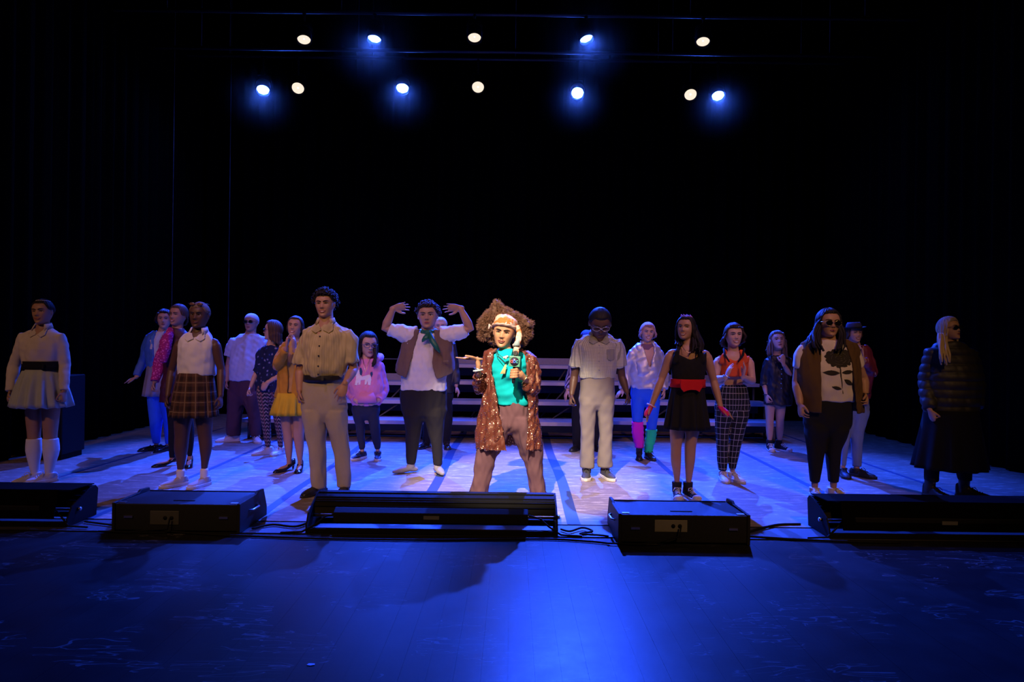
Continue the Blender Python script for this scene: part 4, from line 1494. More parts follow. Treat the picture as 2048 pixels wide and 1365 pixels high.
    # ---- shoes
    def shoes(s, kind, upper, sole, lace=None, size=1.0, sock=None, toe=None, names='shoe', heel=0.0, shaft=None):
        for (rr, fy) in s.legs:
            last = rr[-1]
            an = s.w((last[1] + last[2]) / 2, last[0], last[4] if len(last) > 4 else 0)
            s.shoe(an, fy, kind, upper, sole, lace, size, toe, names, shaft)
    def shoe(s, an, fy, kind, upper, sole, lace=None, size=1.0, toe=None, names='shoe', shaft=None):
        a = radians(fy)
        d = Vector((sin(a), -cos(a), 0)); l = Vector((cos(a), sin(a), 0)); z = Vector((0, 0, 1))
        O = Vector((an.x, an.y, 0))
        k = size
        def outline(t):
            return float(np.interp(t, (-.075, -.06, -.02, .05, .11, .155, .185, .20), (.016, .030, .034, .036, .044, .042, .028, .008)))
        g = Geo()
        if kind == 'pump':
            hz = lambda t: 0.055 * min(1, max(0, (0.10 - t) / 0.14)) ** 1.3
            ts = [-.075, -.06, -.03, 0.01, .05, .09, .13, .165, .19, .20]
            rr = []
            for t in ts:
                wv = outline(t) * k
                h = float(np.interp(t, (-.075, -.05, .0, .05, .10, .15, .20), (.055, .058, .042, .030, .034, .036, .012)))
                b0 = hz(t) + 0.004
                ring = []
                for q in range(12):
                    an_ = 2 * pi * q / 12
                    zz = b0 + (h * max(0, sin(an_)) if sin(an_) > 0 else 0.004 * sin(an_))
                    ring.append(O + d * (t * k) + l * (wv * cos(an_)) + z * zz)
                rr.append(ring)
            g.rings(rr)
            o = s.part(names, g, upper)
            hg = Geo().tube([O - d * 0.058 * k + z * 0.055, O - d * 0.052 * k + z * 0.004], [0.014, 0.007], 8, round_ends=False)
            s.part('heel', hg, sole, parent=o)
            return
        th = 0.028 if kind in ('sneaker', 'runner') else (0.022 if kind == 'canvas' else 0.018)
        ts = [-.072, -.06, -.035, 0.0, .035, .07, .105, .14, .17, .19, .197]
        if kind in ('boot', 'canvas'):
            hts = (.10, .11, .11, .10, .088, .066, .056, .052, .046, .034, .018)
        elif kind == 'loafer':
            hts = (.058, .066, .066, .060, .062, .060, .054, .048, .040, .030, .014)
        else:
            hts = (.070, .082, .082, .074, .078, .068, .058, .052, .045, .034, .018)
        rr = []
        for t, h in zip(ts, hts):
            wv = outline(t) * k
            ring = []
            for q in range(16):
                an_ = 2 * pi * q / 16
                c_, s_ = cos(an_), sin(an_)
                ring.append(O + d * (t * k) + l * (wv * math.copysign(abs(c_) ** 0.75, c_)) + z * (th * 0.6 + (h - th * 0.6) * k * (max(0, s_) ** 0.9)))
            rr.append(ring)
        g.rings(rr)
        top_h = {'boot': 0.17, 'canvas': 0.135, 'runner': 0.085, 'sneaker': 0.085, 'loafer': 0.068}[kind]
        if shaft:
            top_h = shaft
        g.tube([O + z * 0.04 - d * 0.012, O + z * top_h - d * 0.010], [0.040 * k, 0.044 * k], 16, round_ends=False)
        o = s.part(names, g, upper, remesh=0.006, sm=3, decim=0.4)
        sg = Geo()
        outl = [(t, outline(t) + 0.004) for t in (-.074, -.068, -.055, -.03, 0, .04, .08, .115, .15, .175, .192, .203)]
        poly = [(t, w_) for t, w_ in outl] + [(t, -w_) for t, w_ in reversed(outl)]
        sg.prism(poly, lambda p: O + d * (p[0] * k) + l * (p[1] * k), z * th)
        s.part('sole', sg, sole, parent=o, smooth=False, bevel=0.004)
        if kind == 'loafer':
            hg = Geo().prism([(-.074, .026), (-.02, .034), (-.02, -.034), (-.074, -.026)], lambda p: O + d * (p[0] * k) + l * (p[1] * k), z * 0.03)
            s.part('heel', hg, sole, parent=o, smooth=False)
            sg = Geo().tube([O + d * .065 * k + l * (q * .034 * k) + z * (.066 - .018 * q * q) for q in (-1, -.5, 0, .5, 1)], [.006] * 5, 6)
            s.part('strap', sg, upper, parent=o)
        if lace:
            for q in range(5 if kind in ('canvas', 'boot') else 4):
                t = 0.042 + 0.018 * q
                h = float(np.interp(t, ts, hts)) * 1.0 + 0.005
                sw = 0.02
                lg = Geo().tube([O + d * (t * k) - l * sw + z * (h - 0.010), O + d * ((t + .006) * k) + z * (h + 0.002), O + d * ((t + .012) * k) + l * sw + z * (h - 0.012)], [.0038] * 3, 5)
                s.part('lace', lg, lace, parent=o)
            for sx in (-1, 1):
                lg = Geo().tube([O + d * .045 * k + z * .088, O + d * .06 * k + l * (sx * .025) + z * .092, O + d * .075 * k + l * (sx * .038) + z * .07], [.003] * 3, 5)
                s.part('lace', lg, lace, parent=o)
        if toe:
            tg = Geo().ell(O + d * (.163 * k) + z * .026, (.043 * k, .038 * k, .028), Matrix((l, d, z)).transposed(), 14, 8)
            s.part('toe_cap', tg, toe, parent=o)
    def sock(s, k, y0, mat, grow=0.006, name='sock', to_ground=True):
        rr, fy = s.legs[k]
        q = [r for r in rr if r[0] > y0]
        ys = [r[0] for r in rr]
        f = lambda j: float(np.interp(y0, ys, [r[j] for r in rr]))
        q = [(y0, f(1), f(2))] + q
        g = Geo()
        rings = [(r[0], r[1], r[2], s.m(r[2] - r[1]) / 2 * 1.06) for r in q]
        s.loft(g, rings, grow)
        last = q[-1]
        an = s.w((last[1] + last[2]) / 2, last[0])
        g.tube([an, Vector((an.x, an.y, 0.05))], [s.m(last[2] - last[1]) / 2 + grow, 0.036], 14)
        return s.part(name, g, mat, remesh=0.007, sm=2)
POST = []
# ------------------------------------------------------------------ the performers (numbers read off close views of each person)
cA, cB, cC = (0, 560, 3.1038), (230, 560, 3.1038), (420, 560, 3.1038)
cD, cE, cF = (560, 560, 3.104), (730, 560, 3.104), (890, 570, 3.104)
cG, cH, cI, cJ = (1100, 580, 3.25), (1270, 600, 3.25), (1500, 590, 3.175), (1780, 590, 3.1754)
LIGHT = skin('skin_fair', (0.56, 0.34, 0.25))
TAN = skin('skin_tan', (0.44, 0.25, 0.16))
OLIVE = skin('skin_olive', (0.40, 0.235, 0.15))
BROWN = skin('skin_brown', (0.24, 0.12, 0.07))
DARK = skin('skin_deep_brown', (0.085, 0.042, 0.026))
H_BLACK = hair_mat('hair_black', (0.012, 0.010, 0.010))
H_DBROWN = hair_mat('hair_dark_brown', (0.030, 0.017, 0.011))
H_BROWN = hair_mat('hair_brown', (0.075, 0.038, 0.020))
H_AUBURN = hair_mat('hair_auburn', (0.16, 0.062, 0.028))
H_BLOND = hair_mat('hair_blond', (0.48, 0.36, 0.24))
H_GREY = hair_mat('hair_pale_blond', (0.52, 0.46, 0.42))
WHITE = cloth('white_cotton', (0.72, 0.70, 0.67))
BLK = cloth('black_jersey', (0.010, 0.010, 0.011))
BLKLEA = plain('black_patent_leather', (0.012, 0.012, 0.013), 0.18)
BLKSHOE = plain('black_leather', (0.016, 0.015, 0.015), 0.4)
SOLEW = plain('white_rubber', (0.62, 0.60, 0.56), 0.6)
SOLEB = plain('black_rubber', (0.015, 0.015, 0.015), 0.7)
SNEAK = plain('white_sneaker_leather', (0.62, 0.59, 0.56), 0.5, bump=0.1)
LACEW = cloth('white_lace', (0.66, 0.64, 0.60))
LACEB = cloth('dark_lace', (0.03, 0.03, 0.035))
CANVAS = cloth('black_canvas', (0.018, 0.018, 0.024))
DARKLENS = plain('dark_lens', (0.006, 0.006, 0.007), 0.12)
GOLD = plain('gold_metal', (0.75, 0.55, 0.25), 0.3, metal=1.0)
SILVER = plain('silver_metal', (0.72, 0.72, 0.74), 0.25, metal=1.0)
BLKPL = plain('black_plastic', (0.012, 0.012, 0.013), 0.3)

# 1 --- cream shirt, black belt, mint skirt, knee socks
p = Person(cA, 1272, 262, 'person in cream long-sleeved shirt, wide black belt, pale pleated skirt and knee socks')
p.torso([(288, 232, 300), (312, 190, 345), (338, 148, 382), (380, 140, 382), (430, 148, 374), (480, 156, 366), (540, 160, 362), (620, 138, 385), (730, 130, 395), (800, 170, 360)])
p.head(264, 128, 276, yaw=4, pitch=0, roll=-3, skinm=OLIVE, smile=0.5)
p.arm(-1, (148, 352, 0), (88, 530, 0.03), (66, 690, -0.03), hand=dict(curl=0.55))
p.arm(1, (378, 348, 0), (404, 530, 0.03), (398, 690, -0.05), hand=dict(curl=0.55))
p.leg([(800, 165, 258), (880, 168, 252), (975, 176, 246), (1060, 172, 247), (1130, 185, 238), (1185, 197, 234)], -28)
p.leg([(800, 268, 365), (880, 270, 358), (975, 275, 350), (1060, 278, 357), (1130, 285, 340), (1190, 286, 324)], -38)
p.finish_body()
CREAM = cloth('cream_cotton', (0.62, 0.55, 0.45))
sh = p.top('shirt', [(296, 228, 304), (318, 180, 352), (342, 138, 390), (385, 132, 388), (430, 134, 384), (470, 140, 378), (505, 152, 370), (530, 158, 364)], CREAM, [(-1, 0, 1.0, 62, 54), (1, 0, 1.0, 62, 54)], amp=0.005, vneck=0.06)
p.collar(sh, 264, 292, 92, 40, CREAM)
p.flaps(sh, 264, 305, 88, 42, CREAM)
bl = p.band('belt', [(505, 156, 366), (535, 158, 364), (562, 154, 368)], BLK, grow=0.012)
p.part('buckle', Geo().box(p.w(252, 552, -0.145), p.w(266, 516, -0.135)), BLKPL, parent=bl, smooth=False)
p.skirt('skirt', [(556, 156, 366), (600, 138, 382), (680, 112, 408), (788, 88, 434)], cloth('mint_grey_cotton', (0.42, 0.46, 0.42)), folds=15, amp=0.026, hem=0.008)
for k in (0, 1):
    p.sock(k, 985, WHITE, name='knee_sock')
p.hair(H_BLACK, front=44, side=88, back=118, thick=0.045)
p.cap_shell('headband', plain('pale_headband', (0.6, 0.56, 0.5), 0.4), (30, 40), (37, 47), 0.075)
p.shoes('sneaker', SNEAK, SOLEW, LACEW)

# 2 --- blue blazer, blue tights
p = Person(cB, 1078, 290, 'person in blue blazer, short grey skirt and bright blue tights, one arm held out', yaw=20)
p.torso([(312, 272, 325), (330, 235, 340), (350, 205, 345), (400, 200, 340), (460, 205, 335), (540, 212, 325), (620, 195, 330), (690, 205, 330), (730, 225, 320)])
p.head(306, 190, 302, yaw=18, skinm=LIGHT)
p.arm(-1, (214, 360, 0), (168, 512, 0.04), (132, 606, -0.05), hand=dict(d=(-1, -0.1, -0.45), n=(0.1, 0.2, -1), th=(0.2, -1, 0), curl=0.06))
p.arm(1, (332, 362, 0), (345, 510, 0.05), (335, 640, 0.0))
p.leg([(700, 208, 285), (780, 212, 292), (860, 220, 290), (940, 226, 282), (1015, 238, 276)], -50, bare=False)
p.leg([(700, 275, 345), (780, 285, 345), (860, 300, 348), (940, 308, 346), (1020, 314, 342)], -20, bare=False)
p.finish_body()
TIGHT = cloth('bright_blue_tights', (0.03, 0.16, 0.85))
p.trousers('tights', [(640, 205, 330), (680, 205, 335), (720, 215, 330)], TIGHT, amp=0.0)
p.top('blouse', [(322, 262, 330), (350, 220, 340), (440, 206, 332), (560, 212, 325), (640, 204, 330)], WHITE, grow=-0.004)
BLZ = cloth('blue_blazer_wool', (0.05, 0.16, 0.55), rough=0.6)
bz = p.coat('blazer', [(318, 250, 335, 272, 322), (336, 215, 345, 272, 318), (400, 194, 344, 268, 300), (470, 200, 338, 266, 290), (545, 204, 332, 262, 284)], BLZ, [(-1, 0, 0.95, 58, 42), (1, 0, 0.95, 55, 42)], grow=0.008)
p.decal('lapel', bz, [[(268, 330), (262, 430), (250, 400), (246, 352)]], cloth('pale_lapel', (0.10, 0.28, 0.7)))
p.skirt('skirt', [(535, 202, 332), (590, 196, 335), (650, 186, 336), (722, 176, 332)], cloth('grey_satin', (0.30, 0.28, 0.34), rough=0.35), folds=10, amp=0.014)
p.hair(H_DBROWN, front=46, side=85, back=120, thick=0.06, length=0.28, lside=0.20, amp=0.022, wave=0.03, flare=0.05)
p.shoes('loafer', BLKLEA, SOLEB)

# 3 --- magenta scarf, black skirt
p = Person(cB, 1172, 385, 'person in black dress with a magenta knitted scarf over one arm, behind the white blouse', yaw=-15)
p.torso([(292, 355, 420), (315, 325, 445), (340, 300, 462), (400, 295, 462), (470, 300, 452), (550, 305, 445), (640, 285, 455), (740, 280, 450), (790, 300, 440)])
p.head(392, 158, 284, yaw=-14, roll=4, skinm=TAN, smile=0.8)
p.arm(-1, (318, 358, -0.02), (276, 510, 0.02), (246, 636, -0.06), hand=dict(curl=0.5))
p.arm(1, (455, 358, 0.02), (470, 510, 0.05), (462, 640, 0.0))
p.leg([(760, 318, 386), (850, 326, 386), (930, 332, 382), (1010, 332, 380), (1105, 338, 368)], -45, bare=False)
p.leg([(760, 395, 462), (850, 425, 480), (930, 435, 490), (1010, 440, 488), (1095, 450, 478)], 20, bare=False)
p.finish_body()
p.trousers('tights', [(700, 290, 450), (760, 300, 445), (790, 305, 440)], BLK, amp=0.0)
MAG = cloth('magenta_scarf_knit', (0.42, 0.02, 0.16), kind='floral', col2=(0.75, 0.12, 0.35), s=0.022, wid=0.62)
p.top('dress', [(300, 350, 425), (330, 312, 455), (400, 294, 464), (470, 298, 455), (560, 302, 448), (640, 290, 452), (700, 284, 446), (762, 274, 442)], cloth('dark_maroon_velvet', (0.055, 0.006, 0.012), rough=0.6), [(1, 0, 0.95, 60, 45)])
g = Geo()
p.sleeve(g, -1, 0, 0.98, 72, 56)
g.tube([p.w(345, 310, -0.06), p.w(330, 350, -0.13), p.w(318, 430, -0.15), p.w(300, 500, -0.15)], [p.m(40) / 2, p.m(56) / 2, p.m(60) / 2, p.m(44) / 2], 12)
p.part('scarf', g, MAG, remesh=0.009, sm=2, post=p.post_cloth(0.006, 14))
p.hair(H_BROWN, front=45, side=86, back=122, thick=0.045, length=0.30, lside=0.1)
p.shoes('pump', BLKLEA, SOLEB)

# 4 --- white sleeveless blouse, brown plaid skirt
p = Person(cB, 1296, 512, 'person in white sleeveless collared blouse and brown plaid pleated skirt')
p.torso([(308, 480, 556), (330, 450, 590), (355, 415, 612), (400, 404, 612), (460, 402, 612), (520, 408, 606), (580, 405, 603), (660, 385, 620), (760, 372, 620), (850, 400, 590)])
p.head(524, 146, 300, roll=1, skinm=DARK, female=True, smile=0.3, lip=(0.12, 0.035, 0.03), brow=(0.008, 0.005, 0.004))
p.arm(-1, (395, 384, 0), (352, 565, 0.03), (328, 722, -0.06), aw=1.04, hand=dict(curl=0.3))
p.arm(1, (628, 382, 0), (660, 560, 0.03), (656, 722, -0.05), aw=1.04, hand=dict(curl=0.3))
p.leg([(850, 370, 478), (910, 370, 468), (970, 373, 458), (1050, 370, 450), (1120, 382, 438), (1180, 388, 428)], -32)
p.leg([(850, 502, 604), (910, 510, 602), (970, 518, 598), (1050, 528, 600), (1120, 534, 584), (1180, 536, 572)], -18)
p.finish_body()
BLO = cloth('white_blouse_cotton', (0.60, 0.60, 0.54))
sh = p.top('blouse', [(318, 470, 566), (342, 432, 596), (372, 404, 618), (420, 398, 620), (480, 396, 618), (540, 396, 614), (592, 400, 612)], BLO, amp=0.005, grow=0.004, vneck=0.06)
p.collar(sh, 520, 316, 96, 40, BLO)
p.flaps(sh, 520, 330, 92, 42, BLO)
p.skirt('skirt', [(578, 398, 606), (640, 385, 615), (720, 368, 624), (800, 354, 632), (848, 346, 636)], cloth('brown_plaid_wool', (0.075, 0.035, 0.018), kind='plaid', col2=(0.022, 0.012, 0.008), col3=(0.20, 0.14, 0.075), s=0.088), folds=18, amp=0.012)
for k in (0, 1):
    p.sock(k, 1186 if k == 0 else 1180, WHITE, name='ankle_sock', grow=0.010)
p.hair(hair_mat('hair_cropped_bleached', (0.17, 0.12, 0.075)), front=50, side=86, back=115, thick=0.03, amp=0.006)
p.glasses(BLKPL, plain('amber_lens', (0.12, 0.06, 0.04), 0.15), up=0.43, wx=0.11, hz=0.06)
p.shoes('sneaker', plain('off_white_canvas', (0.46, 0.42, 0.38), 0.7), SOLEW)

# 5 --- beanie, pale blue tee
p = Person(cC, 1024, 245, 'person in pale beanie, sunglasses, light blue T-shirt and maroon trousers', build=1.1)
p.torso([(328, 215, 290), (346, 175, 325), (368, 148, 348), (420, 140, 345), (480, 140, 340), (550, 138, 325), (620, 135, 305), (700, 125, 310), (760, 150, 300)])
p.head(256, 216, 322, yaw=-4, pitch=6, skinm=TAN, female=False, smile=0.2)
p.arm(-1, (142, 384, 0), (116, 530, 0.03), (106, 628, -0.04), aw=1.12, hand=dict(curl=0.3))
p.arm(1, (344, 384, 0.05), (358, 520, 0.1), (340, 640, 0.05), aw=1.1)
p.leg([(740, 112, 210), (850, 106, 196), (920, 102, 188), (968, 108, 184)], -62, bare=False)
p.leg([(740, 212, 318), (850, 235, 318), (920, 246, 320), (966, 252, 322)], 30, bare=False)
p.finish_body()
p.trousers('trousers', [(612, 128, 306), (660, 120, 312), (720, 114, 316), (780, 140, 300)], cloth('maroon_twill', (0.085, 0.035, 0.045)), amp=0.006)
p.top('t_shirt', [(338, 205, 300), (356, 160, 335), (385, 132, 352), (440, 128, 348), (520, 126, 342), (625, 124, 318)], cloth('pale_blue_jersey', (0.50, 0.52, 0.58)), [(-1, 0, 0.30, 76, 78), (1, 0, 0.30, 74, 76)], amp=0.006)
p.cap_shell('beanie', cloth('pale_knit', (0.62, 0.62, 0.62), bump=0.8), 0.5, (64, 104), 0.085)
p.glasses(BLKPL, DARKLENS, wx=0.13, hz=0.075)
p.shoes('sneaker', SNEAK, SOLEW, LACEW, size=1.08)

# 6 --- navy floral blouse, patterned leggings, profile
p = Person(cC, 1102, 370, 'person in profile with long brown hair, navy floral blouse and zigzag leggings', yaw=-45)
p.torso([(398, 350, 410), (412, 325, 432), (434, 312, 440), (480, 308, 436), (540, 304, 430), (600, 296, 430), (660, 290, 438), (720, 296, 436), (760, 310, 430)])
p.head(388, 258, 372, yaw=-72, pitch=0, skinm=LIGHT, brow=(0.03, 0.018, 0.01))
p.arm(-1, (318, 445, 0.02), (288, 575, 0.03), (252, 668, -0.05), aw=0.9, hand=dict(curl=0.6))
p.arm(1, (424, 440, -0.02), (434, 592, -0.06), (356, 640, -0.15), aw=0.95, hand=dict(curl=0.4, n=(0, 1, -0.2), d=(-0.6, 0.1, -0.8), th=(-1, -0.2, 0.4)))
p.leg([(710, 290, 372), (800, 305, 376), (880, 318, 376), (960, 332, 378), (1035, 344, 376)], -48, bare=False)
p.leg([(710, 362, 440), (800, 384, 446), (880, 398, 446), (960, 414, 450), (1038, 424, 454)], -14, bare=False)
p.finish_body()
p.trousers('leggings', [(650, 288, 440), (690, 286, 442), (730, 292, 440), (760, 305, 432)], cloth('zigzag_leggings', (0.03, 0.028, 0.04), kind='zigzag', col2=(0.42, 0.28, 0.22), col3=(0.20, 0.07, 0.08), s=0.042), amp=0.0, grow=0.004)
p.top('blouse', [(406, 340, 420), (424, 314, 438), (470, 304, 442), (540, 298, 438), (610, 284, 436), (690, 272, 442)], cloth('navy_floral_chiffon', (0.010, 0.016, 0.06), kind='floral', col2=(0.03, 0.06, 0.22), col3=(0.28, 0.24, 0.33), s=0.055, wid=0.52), [(-1, 0, 0.5, 62, 62), (1, 0, 0.46, 60, 64)], amp=0.008)
p.hair(H_BROWN, front=42, side=80, back=118, thick=0.06, length=0.85, lside=0.72, face=58, amp=0.014, wave=0.012, flare=0.02)
p.glasses(BLKPL, DARKLENS, wx=0.12, hz=0.075)
p.shoes('sneaker', SNEAK, SOLEW, LACEW, size=0.95)

# 7 --- mustard cardigan, yellow skirt
p = Person(cC, 1202, 515, 'person in mustard cardigan and yellow pleated skirt with hands clasped under the chin')
p.torso([(372, 490, 556), (392, 462, 578), (415, 440, 590), (470, 436, 588), (540, 438, 582), (600, 440, 576), (680, 425, 585), (760, 415, 585), (830, 440, 575)])
p.head(528, 232, 354, roll=5, pitch=6, skinm=TAN, smile=0.75)
p.arm(-1, (450, 425, 0), (408, 545, -0.08), (474, 424, -0.24), aw=0.95, hand=dict(d=(0.12, -0.1, 1), n=(1, 0.3, 0), th=(0.2, 1, 0.2), curl=0.12, tcurl=0.2))
p.arm(1, (578, 425, 0.02), (588, 548, -0.06), (524, 432, -0.24), aw=0.95, hand=dict(d=(-0.05, -0.1, 1), n=(-1, 0.3, 0), th=(-0.2, 1, 0.2), curl=0.12, tcurl=0.2))
p.leg([(830, 436, 512), (900, 442, 512), (960, 452, 514), (1040, 462, 514), (1128, 476, 506)], -30)
p.leg([(830, 512, 590), (900, 514, 586), (960, 516, 584), (1040, 528, 582), (1128, 544, 574)], 10)
p.finish_body()
p.skirt('skirt', [(700, 415, 585), (740, 404, 592), (790, 388, 600), (838, 374, 606)], cloth('yellow_wool', (0.62, 0.40, 0.02)), folds=14, amp=0.022, hem=0.004)
p.top('blouse', [(385, 480, 562), (410, 450, 580), (480, 442, 584), (600, 444, 574), (700, 434, 578)], cloth('gold_blouse', (0.50, 0.30, 0.09)), grow=-0.006)
MUS = cloth('mustard_knit', (0.50, 0.235, 0.02), bump=0.6)
p.coat('cardigan', [(386, 458, 580, 500, 548), (412, 432, 594, 500, 548), (470, 426, 594, 498, 545), (540, 428, 590, 498, 540), (620, 424, 586, 502, 532), (730, 408, 592, 506, 524)], MUS, [(-1, 0, 0.95, 64, 50), (1, 0, 0.95, 62, 50)], amp=0.005, grow=0.006)
p.hair(H_DBROWN, front=42, side=86, back=122, thick=0.045, length=0.5, lside=0.35, face=62, wave=0.015)
p.cap_shell('headband', cloth('lavender_band', (0.33, 0.25, 0.42)), (32, 44), (43, 55), 0.07)
p.shoes('pump', BLKLEA, SOLEB)

# 8 --- tall, khaki shirt and trousers
p = Person(cD, 1342, 285, 'tall person with curly black hair in khaki short-sleeved shirt, black belt and khaki trousers', build=1.1)
p.torso([(256, 242, 330), (280, 205, 370), (310, 165, 415), (360, 160, 425), (430, 165, 420), (520, 165, 405), (600, 158, 388), (700, 152, 405), (800, 155, 412), (870, 180, 390)])
p.head(280, 74, 234, yaw=-2, roll=-2, skinm=TAN, female=False, smile=0.55)
p.arm(-1, (160, 345, 0), (126, 555, 0.04), (122, 690, -0.03), aw=1.1, hand=dict(curl=0.35))
p.arm(1, (428, 340, 0), (458, 555, 0.02), (404, 645, -0.14), aw=1.12, hand=dict(d=(-0.28, -0.25, -1), n=(-0.2, 1, -0.2), th=(-1, -0.2, 0.1), curl=0.16, spread=0.22, size=1.12))
p.leg([(850, 150, 282), (940, 160, 276), (1020, 174, 276), (1120, 182, 284), (1220, 186, 290), (1288, 192, 292)], -22, bare=False)
p.leg([(850, 284, 416), (940, 308, 422), (1020, 330, 430), (1120, 345, 436), (1220, 354, 442), (1288, 358, 446)], 6, bare=False)
p.finish_body()
KH = cloth('khaki_twill', (0.44, 0.38, 0.27))
p.trousers('trousers', [(596, 158, 386), (660, 150, 396), (740, 146, 410), (820, 148, 414), (880, 170, 396)], KH, amp=0.007)
KS = cloth('straw_linen', (0.52, 0.44, 0.22), kind='stripe', col2=(0.45, 0.37, 0.18), s=0.02, wid=0.3)
sh = p.top('shirt', [(264, 232, 338), (286, 196, 378), (318, 152, 428), (370, 148, 432), (440, 150, 426), (500, 146, 418), (560, 142, 412), (598, 158, 390)], KS, [(-1, 0, 0.40, 90, 100), (1, 0, 0.38, 88, 96)], amp=0.009, vneck=0.06)
p.collar(sh, 284, 258, 104, 42, KS)
p.flaps(sh, 280, 274, 104, 46, KS)
p.buttons(sh, [(272, 352), (272, 410), (270, 470), (268, 532), (265, 582)], BLKPL)
bl = p.band('belt', [(592, 156, 388), (612, 154, 388), (630, 153, 389)], BLKSHOE, grow=0.010)
p.part('buckle', Geo().box(p.w(256, 626, -0.165), p.w(272, 596, -0.155)), SILVER, parent=bl, smooth=False)
hr = p.hair(H_BLACK, front=52, side=84, back=110, thick=0.09, amp=0.02)
p.curls(H_BLACK, hr, count=230, lo=0.07, hi=0.15, rad=0.022, cr=0.045, front=54, side=88)
p.shoes('loafer', BLKSHOE, SOLEB, size=1.15)

# 9 --- pink hoodie
p = Person(cD, 1130, 545, 'person in glasses and pink hoodie with a white pony applique, hands in pocket')
p.torso([(482, 500, 570), (500, 470, 600), (520, 450, 622), (580, 448, 628), (650, 450, 626), (720, 452, 622), (780, 455, 615), (850, 455, 612), (890, 480, 600)])
p.head(548, 330, 472, yaw=26, pitch=-10, skinm=LIGHT, smile=0.0)
p.arm(-1, (462, 530, 0), (428, 690, 0.05), (470, 752, -0.10), aw=0.95, hand=dict(d=(0.9, -0.2, -0.3), n=(0, 1, 0), th=(0, -0.3, 1), curl=0.4, size=0.9))
p.arm(1, (618, 530, 0), (652, 690, 0.05), (604, 752, -0.10), aw=0.95, hand=dict(d=(-0.9, -0.2, -0.3), n=(0, 1, 0), th=(0, -0.3, 1), curl=0.4, size=0.9))
p.leg([(840, 452, 535), (900, 468, 528), (960, 476, 525), (1030, 490, 528), (1050, 494, 526)], -24, bare=False)
p.leg([(840, 542, 616), (900, 555, 618), (960, 568, 620), (1030, 588, 624), (1050, 592, 622)], 12, bare=False)
p.finish_body()
p.trousers('jeans', [(745, 452, 618), (790, 448, 618), (840, 450, 618), (870, 465, 612)], cloth('dark_indigo_denim', (0.022, 0.026, 0.05)), amp=0.004)
PINK = cloth('pink_fleece', (0.72, 0.24, 0.42))
def hood_extra(o):
    pass
ho = p.top('hoodie', [(486, 480, 592), (504, 452, 622), (536, 434, 638), (600, 430, 648), (670, 430, 650), (730, 436, 642), (778, 452, 622)], PINK, [(-1, 0, 0.97, 68, 58), (1, 0, 0.97, 68, 58)], amp=0.006)
p.part('hood', Geo().tube([p.w(482, 492, -0.05), p.w(470, 482, 0.06), p.w(545, 478, 0.13), p.w(622, 482, 0.06), p.w(600, 492, -0.05)], [0.035, 0.05, 0.06, 0.05, 0.035], 12), PINK, parent=ho)
p.part('pocket', Geo().rings([[p.w(x0, y, d0), p.w(x1, y, d0), p.w(x1, y, d0 + 0.03), p.w(x0, y, d0 + 0.03)] for (y, x0, x1, d0) in ((700, 500, 580, -0.155), (730, 485, 595, -0.165), (765, 480, 600, -0.158))]), PINK, parent=ho)
PONY = [[(474, 582), (482, 566), (492, 556), (506, 560), (512, 578), (520, 598), (545, 592), (566, 586), (578, 596), (580, 618), (577, 648), (562, 650), (558, 622), (552, 646), (540, 648), (542, 618), (524, 620), (514, 622), (516, 646), (502, 648), (500, 628), (496, 650), (480, 650), (484, 618), (486, 596), (478, 594)]]
p.decal('pony_print', ho, PONY, cloth('white_applique', (0.8, 0.72, 0.76)), lift=0.004)
p.decal('mane_print', ho, [[(505, 546), (516, 544), (524, 566), (520, 590), (510, 588), (506, 566)], [(572, 576), (584, 566), (588, 582), (580, 604), (576, 590)], [(484, 552), (490, 540), (498, 548), (494, 560)]], cloth('teal_applique', (0.03, 0.07, 0.17)), lift=0.006)
p.part('necklace', Geo().tube([p.w(512, 482, -0.06), p.w(520, 530, -0.135), p.w(532, 575, -0.155), p.w(545, 530, -0.135), p.w(560, 482, -0.06)], 0.003, 6), GOLD)
p.hair(H_BLACK, front=44, side=82, back=120, thick=0.05, length=0.62, lside=0.58, face=64, amp=0.010, part=0.0, flare=0.02)
p.locks([[(498, 400, -0.03), (490, 450, -0.07), (482, 500, -0.11), (480, 530, -0.12)], [(590, 410, -0.04), (596, 460, -0.08), (590, 500, -0.12), (582, 532, -0.13)]], H_BLACK, r=0.014)
p.glasses(plain('blue_grey_frame', (0.06, 0.06, 0.16), 0.3), None, dark=False, wx=0.13, hz=0.08)
p.shoes('runner', plain('navy_runner_mesh', (0.012, 0.016, 0.045), 0.6), SOLEW, LACEB, size=0.95)

# 10 --- arms raised, brown vest, green neckerchief
p = Person(cE, 1218, 365, 'person with both arms raised in white T-shirt, brown open waistcoat and green neckerchief', build=1.2)
p.torso([(312, 342, 436), (330, 300, 482), (350, 262, 512), (400, 250, 520), (470, 245, 520), (560, 238, 508), (640, 234, 504), (720, 226, 500), (800, 232, 500), (860, 262, 480)])
p.head(390, 146, 304, skinm=OLIVE, female=False, roll=-2, fat=1.06)
p.arm(-1, (272, 338, 0), (124, 300, -0.03), (176, 178, -0.06), aw=1.12, hand=dict(d=(1, -0.1, 0.22), n=(0.2, -0.9, -0.4), th=(0.1, -0.4, -1), curl=0.10, spread=0.2, size=1.08))
p.arm(1, (512, 340, 0), (654, 302, -0.03), (592, 176, -0.06), aw=1.12, hand=dict(d=(-1, -0.1, 0.04), n=(-0.2, -0.9, -0.4), th=(-0.1, -0.4, -1), curl=0.10, spread=0.2, size=1.08))
p.leg([(840, 240, 365), (900, 252, 356), (960, 254, 346), (1050, 250, 330), (1145, 256, 316)], -60, bare=False)
p.leg([(840, 366, 498), (900, 380, 492), (960, 398, 488), (1050, 412, 486), (1150, 420, 482)], 22, bare=False)
p.finish_body()
